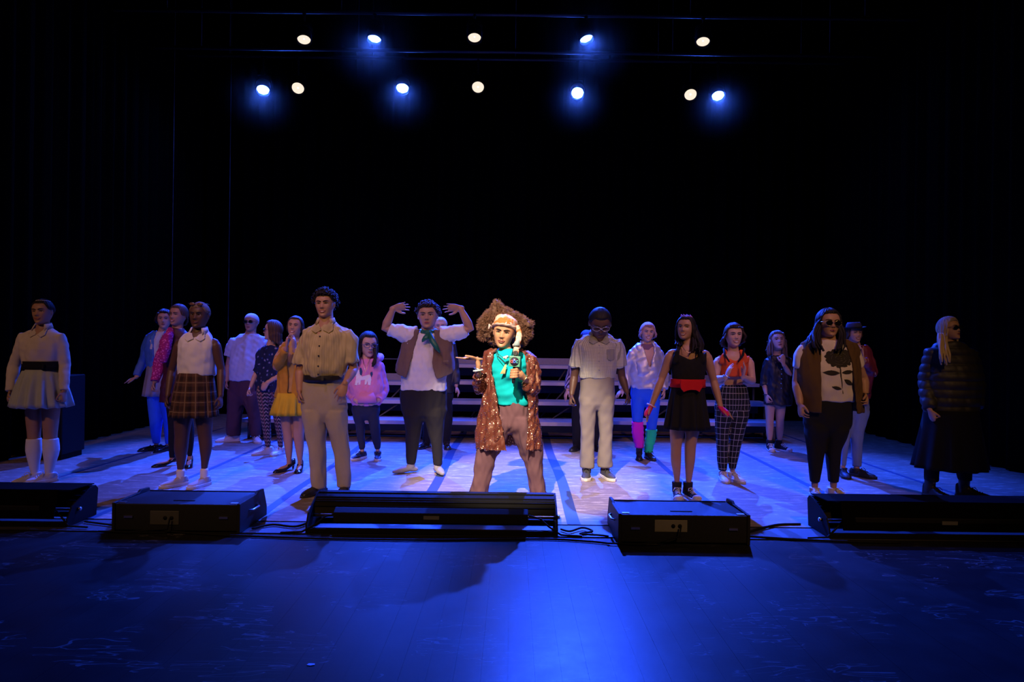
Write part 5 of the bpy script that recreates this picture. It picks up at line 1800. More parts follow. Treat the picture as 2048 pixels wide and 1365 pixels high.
p.trousers('sweatpants', [(672, 224, 504), (720, 216, 506), (780, 222, 504), (840, 238, 500), (880, 262, 480)], cloth('black_fleece', (0.016, 0.014, 0.016)), amp=0.006)
WT = cloth('white_tee_jersey', (0.66, 0.63, 0.62))
ts = p.top('t_shirt', [(322, 332, 446), (338, 285, 492), (362, 248, 528), (420, 238, 530), (500, 234, 522), (600, 228, 508), (684, 220, 508)], WT, [(-1, 0, 0.40, 118, 84), (1, 0, 0.40, 118, 84)], amp=0.006)
VS = cloth('brown_tweed', (0.155, 0.10, 0.075), bump=0.5)
vs = p.coat('waistcoat', [(308, 290, 486, 344, 438), (330, 262, 512, 338, 440), (380, 246, 528, 325, 436), (440, 232, 534, 312, 432), (500, 216, 540, 296, 432), (560, 202, 546, 278, 446), (596, 200, 546, 266, 462)], VS, amp=0.003, grow=0.022, rise=0.07)
p.part('pocket_flap', Geo().box(p.w(486, 508, -0.20), p.w(518, 500, -0.185)), VS, parent=vs, smooth=False)
GK = cloth('green_satin', (0.012, 0.12, 0.07), rough=0.4)
g = Geo()
g.tube([p.w(342, 318, 0.03), p.w(350, 322, -0.07), p.w(392, 326, -0.115), p.w(430, 320, -0.07), p.w(438, 316, 0.03), p.w(390, 308, 0.10), p.w(342, 318, 0.03)], [p.m(26) / 2] * 7, 12, flat=0.8)
g.ell(p.w(392, 330, -0.14), (p.m(16), 0.025, p.m(18)))
nk = p.part('neckerchief', g, GK, remesh=0.007, sm=2, post=p.post_cloth(0.004, 18))
def flap(pts, th=0.012):
    gg = Geo()
    gg.rings([[Vector(q) for q in r] + [Vector(q) + Vector((0, th, 0)) for q in r[::-1]] for r in pts])
    return gg
p.part('scarf_tail', flap([[p.w(384, 330, -0.15), p.w(398, 338, -0.155)], [p.w(362, 352, -0.175), p.w(396, 366, -0.18)], [p.w(352, 372, -0.18), p.w(382, 374, -0.18)], [p.w(352, 388, -0.175), p.w(362, 386, -0.175)]]), GK, parent=nk)
p.part('scarf_tail', flap([[p.w(392, 336, -0.15), p.w(412, 328, -0.15)], [p.w(398, 380, -0.19), p.w(432, 370, -0.185)], [p.w(424, 420, -0.20), p.w(452, 404, -0.20)], [p.w(462, 456, -0.205), p.w(468, 448, -0.205)]]), GK, parent=nk)
hr = p.hair(H_BLACK, front=50, side=88, back=115, thick=0.06, amp=0.018)
p.curls(H_DBROWN, hr, count=210, lo=0.05, hi=0.11, rad=0.022, cr=0.045, front=54, side=90)
SOCKG = cloth('grey_sock', (0.30, 0.28, 0.29))
for k in (0, 1):
    rr, fy = p.legs[k]
    last = rr[-1]
    an = p.w((last[1] + last[2]) / 2, last[0])
    a = radians(fy); d = Vector((sin(a), -cos(a), 0)); O = Vector((an.x, an.y, 0.036))
    g = Geo().tube([an + Vector((0, 0, 0.01)), Vector((an.x, an.y, 0.06))], [0.042, 0.042], 14)
    g.tube([O - d * 0.05, O + d * 0.02 + Vector((0, 0, 0.012)), O + d * 0.10, O + d * 0.18 - Vector((0, 0, 0.01))], [0.034, 0.040, 0.042, 0.026], 14, ref=(0, 0, 1), flat=0.82)
    p.part('sock', g, SOCKG, remesh=0.007, sm=3)

# 11 --- behind: pale hair, all in black
p = Person(cE, 1062, 462, 'person with pale cropped hair all in black, mostly hidden behind the raised arms')
p.torso([(350, 440, 500), (365, 415, 530), (385, 400, 548), (450, 398, 550), (540, 405, 545), (640, 398, 548), (740, 395, 545), (800, 410, 530)])
p.head(468, 240, 346, yaw=6, skinm=LIGHT)
p.arm(-1, (408, 400, 0), (392, 550, 0.05), (400, 660, 0.0))
p.arm(1, (546, 402, 0), (562, 560, 0.03), (566, 660, -0.06), hand=dict(d=(0.45, -0.3, -1), curl=0.2))
p.leg([(790, 372, 455), (880, 362, 430), (960, 358, 415), (1030, 362, 402)], -25, bare=False)
p.leg([(790, 462, 545), (880, 468, 540), (960, 478, 532), (1030, 486, 524)], 12, bare=False)
p.finish_body(decim=0.25)
p.trousers('trousers', [(690, 395, 548), (740, 390, 550), (800, 395, 548)], BLK)
p.top('shirt', [(358, 430, 512), (376, 402, 544), (450, 392, 556), (560, 398, 552), (700, 392, 552)], cloth('black_shirt_sheen', (0.014, 0.014, 0.018), rough=0.55), [(-1, 0, 0.95, 62, 46), (1, 0, 0.95, 62, 46)])
p.hair(H_GREY, front=48, side=86, back=115, thick=0.05, amp=0.015)
p.shoes('boot', BLKLEA, SOLEB, LACEB)
# 12 --- the reporter
p = Person(cF, 1358, 390, 'reporter with big auburn hair, teal top and sequinned rust cardigan, holding a microphone')
REP = p
p.torso([(402, 335, 415), (420, 300, 460), (445, 268, 520), (500, 270, 522), (560, 285, 515), (640, 300, 512), (720, 315, 515), (800, 310, 530), (870, 310, 535), (920, 350, 500)])
p.head(366, 208, 390, yaw=-8, pitch=-4, roll=7, skinm=skin('skin_warm_brown', (0.46, 0.25, 0.14)), smile=0.42, lip=(0.22, 0.05, 0.045))
p.arm(-1, (258, 462, 0), (216, 648, 0.02), (206, 545, -0.22), aw=0.98, hand=dict(d=(-0.25, -0.15, 1), n=(-1, 0, 0.2), th=(0, -1, 0.1), none=True))
# bent-back open palm, fingers to the left
wr = p.w(206, 545, -0.22)
p.g.tube([wr, p.w(208, 500, -0.23), p.w(200, 464, -0.23)], [0.026, 0.030, 0.030], 12, ref=(1, 0, 0), flat=0.7)
p.hand(p.g, p.w(205, 462, -0.23), Vector((-1, -0.15, 0.03)), Vector((0, 0.05, 1)), Vector((0.0, -1, 0.1)), 0.03, 1.08, 0.10, 0.0)
p.arm(1, (548, 455, 0), (566, 652, 0.0), (488, 578, -0.20), aw=0.98, hand=dict(none=True))
# gripping hand round the microphone handle
mic_bot, mic_top = p.w(424, 606, -0.265), p.w(434, 508, -0.255)
ax = (mic_top - mic_bot).normalized()
gc = mic_bot.lerp(mic_top, 0.62)
wr = p.w(488, 578, -0.20)
p.g.tube([wr, p.w(468, 560, -0.225), gc + Vector((0.035, 0.025, -0.005))], [0.027, 0.034, 0.034], 12, flat=0.8)
for i in range(4):
    c = gc + ax * (0.030 - 0.021 * i)
    pts = []
    for t in (10, 50, 95, 140, 185, 225):
        a = radians(t)
        pts.append(c + Vector((0.030 * cos(a) - 0.0, -0.030 * sin(a) , 0)) + Vector((0, 0.006, -0.003 * t / 60)))
    p.g.tube(pts, [0.0105, 0.0108, 0.0102, 0.0098, 0.009, 0.0075], 8)
p.g.tube([gc + Vector((0.04, 0.02, 0.0)), gc + ax * 0.04 + Vector((0.026, -0.006, 0)), gc + ax * 0.055 + Vector((0.006, -0.028, 0))], [0.014, 0.011, 0.009], 8)
p.leg([(860, 262, 402), (940, 235, 385), (1010, 206, 352), (1100, 186, 312), (1200, 168, 280), (1290, 152, 262), (1338, 142, 252)], -30, bare=False)
p.leg([(860, 400, 548), (940, 424, 575), (1010, 450, 598), (1100, 488, 606), (1200, 512, 620), (1290, 528, 634), (1338, 534, 640)], 26, bare=False)
p.finish_body(voxel=0.0048, decim=0.34)
p.trousers('trousers', [(722, 322, 522), (770, 312, 530), (820, 300, 540), (870, 290, 546), (920, 300, 530)], cloth('mauve_denim', (0.125, 0.062, 0.075)), amp=0.009, freq=9, aniso=(1, 1, 0.4))
TEAL = cloth('teal_jersey', (0.0, 0.46, 0.50))
tp = p.top('top', [(398, 318, 440), (412, 292, 478), (440, 268, 522), (500, 266, 524), (570, 280, 518), (640, 298, 514), (700, 312, 518), (745, 322, 520)], TEAL, amp=0.006, aniso=(0.7, 0.7, 1.0), freq=7)
RUST = cloth('rust_sequin_knit', (0.115, 0.023, 0.010), rough=0.6)
def add_sequins(o):
    me = o.data
    rs = random.Random(4)
    me.calc_loop_triangles()
    polys = [q for q in me.polygons]
    wts = [q.area for q in polys]
    g = Geo()
    for q in rs.choices(polys, wts, k=9000):
        c, n = Vector(q.center), Vector(q.normal)
        if n.y > 0.35:
            continue
        n = (n + Vector((rs.uniform(-1, 1), rs.uniform(-1, 1), rs.uniform(-1, 1))) * 0.42).normalized()
        a = n.orthogonal().normalized(); b = n.cross(a)
        r = rs.uniform(0.0022, 0.0036)
        k = len(g.v)
        c = c + n * 0.003
        for j in range(6):
            g.v.append(tuple(c + (a * cos(j * pi / 3) + b * sin(j * pi / 3)) * r))
        g.f.append(tuple(range(k, k + 6)))
    m2 = bpy.data.meshes.new('sequins')
    m2.from_pydata(g.v, [], g.f)
    m2.materials.append(plain('copper_sequin', (0.98, 0.66, 0.46), 0.38, metal=1.0))
    s2 = bpy.data.objects.new('sequins', m2)
    COL.objects.link(s2)
    s2.parent = o
    s2['kind'] = 'stuff'
p.coat('cardigan', [(402, 290, 470, 316, 440), (420, 252, 528, 298, 486), (450, 240, 552, 292, 498), (520, 238, 556, 284, 500), (600, 240, 556, 296, 506), (680, 238, 558, 318, 514), (760, 228, 564, 334, 518), (850, 216, 580, 352, 514), (940, 206, 592, 374, 504), (1015, 200, 600, 388, 500)],
       RUST, [(-1, 0, 0.92, 84, 74, 1.0, 0.02), (1, 0, 0.86, 84, 74, 1.0, 0.03)], amp=0.009, freq=10, grow=0.012, extra=add_sequins)
# hair: a wide cloud of fine kinks
HAFRO = plain('auburn_frizz', (0.16, 0.068, 0.034), 0.7, vary=0.5, bscale=260)
LOBES = [((300, 205), 0.15), ((322, 140), 0.085), ((318, 112), 0.045), ((372, 190), 0.125), ((425, 212), 0.115), ((265, 220), 0.11), ((240, 255), 0.09), ((234, 305), 0.07), ((300, 290), 0.10), ((470, 235), 0.115), ((512, 248), 0.075), ((538, 236), 0.035), ((500, 295), 0.10), ((472, 335), 0.09), ((300, 335), 0.06), ((224, 228), 0.05)]
g = Geo()
LC = []
for (x, y), r in LOBES:
    c = p.w(x * 0.96 + 15, y + 8, 0.10)
    LC.append((c, r * 0.56))
    g.ell(c, (r * 0.56, r * 0.55, r * 0.56), None, 18, 12)
def frizz(o):
    me = o.data
    P = co_of(me)
    d = 0.014 * SNoise(3, 12)(P) + 0.008 * SNoise(4, 34)(P) + 0.004 * SNoise(9, 80)(P)
    set_co(me, P + no_of(me) * d[:, None])
af = p.part('hair', g, plain('auburn_hair_core', (0.075, 0.032, 0.016), 0.8, vary=0.5, bscale=260), remesh=0.009, sm=2, post=frizz)
rs = random.Random(21)
g = Geo()
for k in range(10500):
    c, r = rs.choices(LC, [q[1] ** 2 for q in LC])[0]
    d = Vector((rs.gauss(0, 1), rs.gauss(0, 1) * 0.9, rs.gauss(0, 1))).normalized()
    q = c + d * r * 0.97
    if any((q - c2).length < r2 * 0.68 for c2, r2 in LC):
        continue
    pts = [q]
    dd = d.copy()
    for j in range(6):
        dd = (dd * 0.55 + d * 0.35 + Vector((rs.uniform(-1, 1), rs.uniform(-1, 1), rs.uniform(-1, 1))) * 0.75).normalized()
        pts.append(pts[-1] + dd * rs.uniform(0.0035, 0.0075))
    g.tube(pts, [0.0013, 0.0013, 0.0012, 0.0011, 0.0010, 0.0008, 0.0005], 3, round_ends=False)
fz = p.part('frizz', g, HAFRO, parent=af)
fz['kind'] = 'stuff'
# head wrap with a rolled brim and a tail falling to the microphone
WRAP = cloth('wrap_print', (0.62, 0.44, 0.34), kind='blotch', col2=(0.62, 0.14, 0.035), col3=(0.70, 0.62, 0.55), s=0.07)
wp = p.cap_shell('head_wrap', WRAP, 4, (66, 90), 0.15, puff=lambda az, f: 0.018 * sin(9 * f + 2 * sin(az)) + 0.012 * sin(az * 5 + f * 6))
p.cap_shell('rolled_brim', cloth('wrap_lining', (0.50, 0.36, 0.32)), (57, 82), (68, 98), 0.125, parent=wp, puff=lambda az, f: 0.012 * sin(az * 11 + 4 * f))
tailp = [(452, 262, -0.04), (460, 300, -0.06), (456, 340, -0.10), (446, 375, -0.16), (440, 410, -0.21), (436, 446, -0.22)]
g = Geo().tube([p.w(*q) for q in tailp], [p.m(w_) / 2 for w_ in (30, 34, 36, 46, 38, 36)], 12, ref=(0, 1, 0), flat=0.55)
p.part('wrap_tail', g, WRAP, parent=wp, remesh=0.006, sm=1, post=p.post_cloth(0.004, 20))
g = Geo().rings([[p.w(x0, y, -0.205), p.w(x1, y, -0.205), p.w(x1, y, -0.19), p.w(x0, y, -0.19)] for (y, x0, x1) in ((334, 450, 464), (352, 436, 464), (376, 420, 462), (380, 424, 458))])
p.part('blue_tie', g, cloth('pale_blue_print', (0.30, 0.40, 0.42)), parent=wp)
p.part('wrap_knot', Geo().tube([p.w(286, 262, -0.03), p.w(276, 250, -0.05), p.w(272, 272, -0.05)], [0.012, 0.012, 0.007], 8), cloth('wrap_lining', (0.6, 0.5, 0.48)), parent=wp)
# jewellery
CORD = plain('dark_cord', (0.02, 0.05, 0.06), 0.6)
nk = p.part('necklace', Geo().tube([p.w(318, 396, -0.05), p.w(330, 430, -0.115), p.w(372, 462, -0.15), p.w(412, 440, -0.13), p.w(424, 396, -0.05)], 0.003, 6), CORD)
for q in ((366, 452), (376, 448), (386, 445), (378, 456)):
    p.part('bead', Geo().ell(p.w(q[0], q[1], -0.155), (0.009, 0.008, 0.009)), plain('pale_bead', (0.75, 0.68, 0.66), 0.4), parent=nk)
n2 = p.part('tassel_necklace', Geo().tube([p.w(314, 396, -0.05), p.w(322, 440, -0.12), p.w(365, 482, -0.152), p.w(382, 490, -0.155)], 0.0028, 6), CORD)
g = Geo()
for j in range(10):
    t = j / 9 - 0.5
    g.tube([p.w(378 + t * 6, 496, -0.158), p.w(358 + t * 28, 552, -0.16)], [0.0026, 0.0026], 5)
p.part('tassel', g, cloth('cream_thread', (0.62, 0.50, 0.22)), parent=n2)
p.part('bracelet', Geo().tube([p.w(206, 532, -0.22) + Vector((0.036 * cos(a), 0.036 * sin(a), 0.006 * cos(a))) for a in np.linspace(0, 2 * pi, 17)], 0.0075, 8), plain('pale_green_bangle', (0.66, 0.72, 0.62), 0.3))
p.part('bracelet', Geo().tube([p.w(206, 522, -0.22) + Vector((0.034 * cos(a), 0.034 * sin(a), -0.006 * cos(a))) for a in np.linspace(0, 2 * pi, 17)], 0.005, 8), SILVER)
p.part('bracelet', Geo().tube([p.w(496, 588, -0.19) + Vector((0.026 * cos(a) , 0.03 * sin(a), 0.034 * cos(a) )) for a in np.linspace(0, 2 * pi, 17)], 0.004, 8), GOLD)
for fy, k in ((-30, 0), (26, 1)):
    pass
p.shoes('boot', BLKSHOE, SOLEB, LACEB)
# the microphone is its own thing
mb = mic_bot
e = empty('microphone', mb)
tag(e, 'black handheld microphone with a square green flag reading abc', 'microphone')
obj('handle', Geo().tube([mic_bot, mic_bot.lerp(mic_top, 0.4), mic_top + ax * 0.02], [0.013, 0.0155, 0.017], 16), BLKPL, parent=e, base=mb)
cc = p.w(433, 476, -0.262)
hs = p.m(66) / 2
GRN = plain('green_flag_plastic', (0.10, 0.36, 0.22), 0.4)
M = Matrix.Translation(cc) @ Matrix.Rotation(radians(-4), 4, 'Z') @ Matrix.Rotation(radians(4), 4, 'Y')
fb = obj('flag', Geo().box((-hs, -0.028, -hs * 0.95), (hs, 0.028, hs * 0.95), M), GRN, parent=e, base=mb, smooth=False, bevel=0.004)
g = Geo().tube([M @ Vector((0, -0.0285, 0)), M @ Vector((0, -0.0300, 0))], [hs * 0.80, hs * 0.80], 40, round_ends=False)
obj('logo_disc', g, plain('logo_dark_disc', (0.035, 0.028, 0.045), 0.35), parent=fb, base=mb)
obj('mic_head', Geo().ell(cc + ax * (hs + 0.018), (0.022, 0.022, 0.026)), plain('mic_mesh', (0.10, 0.10, 0.10), 0.4, metal=0.8, bump=0.6, bscale=500), parent=e, base=mb)
LETC = {'a': (0.75, 0.10, 0.09), 'b': (0.04, 0.16, 0.80), 'c': (0.06, 0.45, 0.42)}
def letter_geo(ch):
    g = Geo()
    R, r = 0.0098, 0.0033
    pts = lambda a0, a1: [Vector((R * cos(radians(a)), 0, R * sin(radians(a)))) for a in np.linspace(a0, a1, 20)]
    if ch == 'c':
        g.tube(pts(48, 312), r, 8)
    else:
        g.tube(pts(0, 360), r, 8)
        x = R if ch == 'a' else -R
        g.tube([Vector((x, 0, -R - 0.001)), Vector((x, 0, R if ch == 'a' else R * 2.1))], r, 8)
    g.v = [(v[0], v[1] * 0.35, v[2]) for v in g.v]
    return g
for i, ch in enumerate('abc'):
    g = letter_geo(ch)
    g.v = [tuple(M @ Vector((v[0] * 0.92 + (i - 1) * 0.0225, v[1] - 0.0312, v[2] * 0.92 - 0.001))) for v in g.v]
    obj('letter', g, plain('letter_' + ch, LETC[ch], 0.4), parent=fb, base=mb)

# 13 --- hidden behind the checked shirt
p = Person(cG, 1062, 230, 'person in blue cap and striped long sleeves, mostly hidden behind the checked shirt')
p.torso([(372, 210, 270), (388, 175, 305), (408, 155, 325), (470, 155, 322), (560, 160, 318), (640, 158, 320), (720, 155, 322), (790, 175, 305)])
p.head(238, 268, 374, skinm=LIGHT, pitch=-5)
p.arm(-1, (158, 432, 0), (128, 560, 0.03), (114, 650, -0.05), hand=dict(d=(-0.35, -0.3, -1), n=(0.8, 0.3, -0.4), curl=0.12))
p.arm(1, (320, 432, 0), (345, 560, 0.03), (340, 670, 0.0))
p.leg([(780, 140, 232), (870, 140, 222), (950, 142, 212), (1035, 150, 205)], -30, bare=False)
p.leg([(780, 235, 325), (870, 245, 325), (950, 258, 325), (1035, 270, 320)], 20, bare=False)
p.finish_body(decim=0.25)
p.trousers('trousers', [(585, 155, 325), (680, 148, 330), (790, 150, 326)], BLK)
p.top('shirt', [(380, 200, 282), (398, 165, 318), (450, 146, 332), (560, 150, 328), (600, 152, 326)], cloth('striped_cotton', (0.30, 0.26, 0.36), kind='stripe', col2=(0.03, 0.02, 0.05), s=0.014, wid=0.5), [(-1, 0, 0.97, 60, 44), (1, 0, 0.97, 58, 44)])
p.hair(H_DBROWN, front=46, side=86, back=115, thick=0.04)
cp = p.cap_shell('cap', cloth('blue_cap', (0.04, 0.12, 0.42)), 0.5, (68, 92), 0.07)
p.part('peak', Geo().rings([[p.hT((x * sc, y, z)) for x in np.linspace(-1, 1, 9)] + [p.hT((x * sc, y, z - 0.02)) for x in np.linspace(1, -1, 9)] for sc, y, z in ((0.28, -0.36, 0.78), (0.26, -0.5, 0.76), (0.18, -0.60, 0.74))]), cloth('blue_cap', (0.04, 0.12, 0.42)), parent=cp)
p.shoes('boot', BLKSHOE, SOLEB)

# 14 --- checked shirt, head bowed
p = Person(cG, 1238, 300, 'person with bowed head and glasses in grey checked short-sleeved shirt and stone trousers', build=1.05)
p.torso([(282, 270, 360), (300, 228, 400), (325, 195, 432), (380, 195, 428), (450, 196, 424), (530, 198, 418), (590, 198, 416), (660, 192, 420), (730, 195, 416), (780, 220, 400)])
p.head(324, 132, 308, pitch=-30, skinm=DARK, female=False, dy=-0.05, lip=(0.10, 0.04, 0.035), brow=(0.006, 0.005, 0.005), shut=True)
p.arm(-1, (180, 348, 0), (158, 565, 0.03), (140, 680, -0.03), aw=1.12, hand=dict(curl=0.5))
p.arm(1, (446, 348, 0), (466, 565, 0.03), (500, 668, -0.03), aw=1.12, hand=dict(curl=0.5, d=(0.25, -0.1, -1)))
p.leg([(740, 192, 302), (820, 196, 298), (900, 200, 293), (1000, 196, 288), (1080, 192, 286), (1156, 190, 286)], -8, bare=False)
p.leg([(740, 306, 418), (820, 312, 412), (900, 318, 406), (1000, 316, 406), (1080, 312, 408), (1150, 310, 410)], 14, bare=False)
p.finish_body()
STONE = cloth('stone_twill', (0.20, 0.17, 0.15))
p.trousers('trousers', [(562, 194, 420), (620, 190, 420), (680, 188, 422), (740, 190, 420), (780, 215, 400)], STONE, amp=0.005)
CHK = cloth('grey_check_cotton', (0.44, 0.43, 0.36), kind='check', col2=(0.20, 0.20, 0.18), s=0.0145, wid=0.32)
sh = p.top('shirt', [(288, 258, 372), (306, 218, 412), (335, 182, 446), (390, 180, 442), (460, 186, 434), (530, 188, 426), (574, 190, 422)], CHK, [(-1, 0, 0.34, 88, 98), (1, 0, 0.34, 86, 96)], amp=0.006, vneck=0.06)
p.collar(sh, 315, 282, 110, 44, CHK)
p.flaps(sh, 313, 300, 104, 44, CHK)
p.decal('chest_pocket', sh, [[(358, 388), (412, 388), (410, 450), (385, 462), (360, 450)]], CHK, lift=0.002)
p.buttons(sh, [(312, 360), (311, 410), (310, 460), (309, 515)], plain('grey_button', (0.3, 0.3, 0.28), 0.4), r=0.006)
p.hair(hair_mat('hair_black_crop', (0.008, 0.007, 0.007)), front=52, side=86, back=110, thick=0.035, amp=0.004)
p.glasses(plain('clear_frame', (0.35, 0.35, 0.36), 0.2, metal=0.7), None, dark=False, wx=0.13, hz=0.08)
p.shoes('runner', plain('charcoal_runner', (0.045, 0.045, 0.05), 0.6), SOLEW, LACEB, size=1.12)

# 15 --- silver jacket, blue leggings, odd leg warmers
p = Person(cG, 1118, 622, 'smiling person in silver jacket, blue leggings, one pink and one green leg warmer')
p.torso([(342, 590, 660), (362, 560, 692), (384, 540, 708), (430, 535, 712), (500, 538, 708), (560, 540, 704), (630, 540, 706), (690, 535, 710), (740, 560, 690)])
p.head(634, 222, 338, roll=4, skinm=LIGHT, smile=0.95)
p.arm(-1, (535, 412, 0), (498, 555, 0.03), (478, 645, -0.05), hand=dict(d=(-0.75, -0.2, -0.7), n=(0.3, 0.2, -1), th=(0, -1, -0.2), curl=0.08, spread=0.16))
p.arm(1, (712, 405, 0), (745, 560, 0.04), (742, 650, -0.03), hand=dict(curl=0.3))
p.leg([(725, 530, 618), (800, 534, 606), (860, 538, 598), (940, 540, 602), (1020, 560, 600)], -10, bare=False)
p.leg([(725, 622, 712), (800, 628, 706), (880, 630, 692), (950, 628, 682), (1050, 618, 660)], 12, bare=False)
p.finish_body()
p.trousers('leggings', [(618, 530, 716), (660, 526, 718), (710, 530, 716), (745, 548, 700)], cloth('royal_blue_spandex', (0.01, 0.12, 0.72), rough=0.6), amp=0.002, grow=0.002, cut=(865, 955))
SLV = cloth('silver_lame', (0.55, 0.53, 0.58), rough=0.42, metal=0.45)
p.top('vest_top', [(352, 575, 675), (400, 540, 708), (560, 540, 704), (640, 538, 706)], cloth('mauve_top', (0.20, 0.10, 0.14)), grow=-0.006)
jk = p.coat('jacket', [(346, 572, 682, 596, 664), (370, 540, 714, 598, 672), (410, 522, 730, 610, 668), (470, 514, 734, 632, 646), (540, 514, 726, 636, 640), (600, 522, 722, 636, 640), (640, 530, 716, 634, 640)], SLV, [(-1, 0, 0.98, 74, 60), (1, 0, 0.98, 74, 58)], amp=0.010, freq=5, aniso=(1, 1, 0.6), grow=0.006)
p.collar(jk, 634, 350, 92, 60, SLV, spread=1.2)
for k, (ya, yb, mt) in enumerate(((858, 1026, cloth('hot_pink_knit', (0.85, 0.02, 0.48), bump=0.7)), (908, 1056, cloth('neon_green_knit', (0.02, 0.72, 0.26), bump=0.7)))):
    rr, fy = p.legs[k]
    ys = [r[0] for r in rr]
    f = lambda y, j: float(np.interp(y, ys, [r[j] for r in rr]))
    g = Geo()
    rings = []
    for i in range(15):
        y = ya + (yb - ya) * i / 14
        gr = 0.013 + 0.004 * sin(i * 2.4)
        xl, xr = f(y, 1), f(y, 2)
        rings.append(p.ring((y, xl, xr, p.m(xr - xl) / 2), gr))
    g.rings(rings)
    p.part('leg_warmer', g, mt, post=p.post_cloth(0.003, 16))
p.hair(hair_mat('hair_rose_blond', (0.40, 0.22, 0.19)), front=48, side=88, back=120, thick=0.075, length=0.22, lside=0.30, face=58, amp=0.02, wave=0.02, flare=0.05)
p.shoes('boot', plain('black_scuffed_leather', (0.02, 0.02, 0.022), 0.35, bump=0.3, bscale=120), SOLEB, LACEB, size=0.92)

# 16 --- black dress, red belt, tiara
p = Person(cH, 1302, 330, 'person with long black hair and pink tiara in black tank dress with a red belt')
p.torso([(282, 300, 372), (300, 275, 405), (325, 248, 445), (380, 244, 452), (430, 242, 456), (480, 246, 448), (530, 248, 440), (600, 235, 450), (700, 225, 455), (800, 235, 440), (850, 260, 400)])
p.head(330, 112, 262, yaw=-30, pitch=4, roll=2, skinm=TAN, smile=0.95)
p.arm(-1, (226, 340, 0), (172, 512, 0.02), (106, 690, -0.08), hand=dict(d=(-0.45, -0.25, -1), n=(0.6, -0.5, -0.5), th=(0.6, -1, 0.1), curl=0.1, spread=0.1))
p.arm(1, (470, 346, 0), (512, 530, 0.02), (556, 696, -0.08), hand=dict(d=(0.9, -0.3, -0.75), n=(-0.3, 0.1, -1), th=(-0.3, -1, 0), curl=0.08, spread=0.1))
p.leg([(840, 226, 325), (900, 228, 312), (960, 232, 302), (1050, 232, 300), (1120, 245, 296), (1190, 256, 290)], -8)
p.leg([(840, 326, 418), (900, 326, 406), (960, 322, 396), (1050, 322, 390), (1120, 326, 378), (1190, 330, 366)], 12)
p.finish_body()
p.part('bodice', (lambda g: (p.scoop(g, [(392, 240, 458), (420, 238, 460), (460, 240, 454), (510, 244, 444), (560, 242, 446)], 0.075), g.tube([p.w(262, 400, -0.09), p.w(276, 340, -0.10), p.w(285, 302, -0.03), p.w(280, 330, 0.07)], [0.030, 0.024, 0.022, 0.022], 10, flat=0.6), g.tube([p.w(440, 400, -0.09), p.w(428, 345, -0.10), p.w(418, 305, -0.03), p.w(425, 330, 0.07)], [0.030, 0.024, 0.022, 0.022], 10, flat=0.6), g)[-1])(Geo()), BLK, remesh=0.008, sm=3, post=p.post_cloth(0.003))
p.skirt('skirt', [(545, 238, 446), (620, 225, 454), (720, 208, 466), (838, 188, 482)], BLK, folds=12, amp=0.022, hem=0.004)
RED = cloth('red_felt', (0.62, 0.012, 0.018))
bl = p.band('belt', [(514, 240, 448), (540, 240, 446), (568, 238, 448)], RED, grow=0.012)
p.part('bat_buckle', Geo().prism([(300, 520), (440, 532), (432, 548), (442, 562), (420, 600), (398, 588), (365, 586), (342, 590), (318, 600), (300, 578), (296, 550)], lambda q: p.w(q[0], q[1], -0.165), Vector((0, 0.02, 0))), RED, parent=bl, smooth=False, bevel=0.002)
p.part('bracelet', Geo().tube([p.w(106, 688, -0.08) + Vector((0.034 * cos(a), 0.034 * sin(a), -0.014 * cos(a))) for a in np.linspace(0, 2 * pi, 17)], 0.007, 8), plain('pink_bead', (0.7, 0.4, 0.4), 0.4))
GLV = cloth('hot_pink_mesh', (0.75, 0.03, 0.16))
for (a, b) in (((104, 696, -0.08), (80, 736, -0.105)), ((554, 700, -0.08), (592, 738, -0.11))):
    p.part('fingerless_glove', Geo().tube([p.w(*a), p.w((a[0] + b[0]) / 2, (a[1] + b[1]) / 2, (a[2] + b[2]) / 2), p.w(*b)], [0.034, 0.040, 0.045], 14, flat=0.62, ref=(1, 0.2, 0.6) if a[0] < 300 else (0, 0, 1)), GLV, remesh=0.006, sm=2)
p.hair(H_BLACK, front=40, side=84, back=122, thick=0.06, length=0.75, lside=0.62, face=56, amp=0.014, wave=0.015, flare=0.04)
p.locks([[(292, 225, 0.04), (284, 262, 0.02), (278, 300, -0.05)], [(376, 175, 0.0), (392, 235, -0.02), (402, 290, -0.09), (396, 330, -0.13)], [(384, 170, 0.06), (404, 240, 0.03), (420, 295, -0.05), (418, 325, -0.11)]], H_BLACK, r=0.016, n=9, jit=0.03)
ti = Geo()
for i in range(9):
    az = radians(-64 + 16 * i)
    ph = radians(24)
    bse = SK_C + Vector((SK_R.x * sin(ph + 0.25) * sin(az), -SK_R.y * sin(ph + 0.25) * cos(az), SK_R.z * cos(ph + 0.25))) * 1.15
    ti.tube([p.hT(bse), p.hT(bse + Vector((0.02 * sin(i * 3), -0.03, 0.10 + 0.03 * (i % 2)))), p.hT(bse + Vector((0.06, -0.02, 0.02)))], 0.012 * p.hh, 6)
tr_ = p.part('tiara', ti, plain('pink_tinsel', (0.9, 0.30, 0.52), 0.3, metal=0.3))
p.part('tiara_band', Geo().tube([p.hT(SK_C + Vector((SK_R.x * sin(0.67) * sin(a), -SK_R.y * sin(0.67) * cos(a), SK_R.z * cos(0.67))) * 1.15) for a in np.linspace(-1.2, 1.2, 15)], 0.014 * p.hh, 6), plain('pink_tinsel', (0.9, 0.30, 0.52), 0.3), parent=tr_)
p.part('necklace', Geo().tube([p.w(300, 292, -0.05), p.w(325, 330, -0.115), p.w(352, 346, -0.128), p.w(378, 328, -0.11), p.w(396, 296, -0.04)], 0.002, 6), GOLD)
p.shoes('canvas', CANVAS, SOLEW, LACEW, toe=SOLEW)

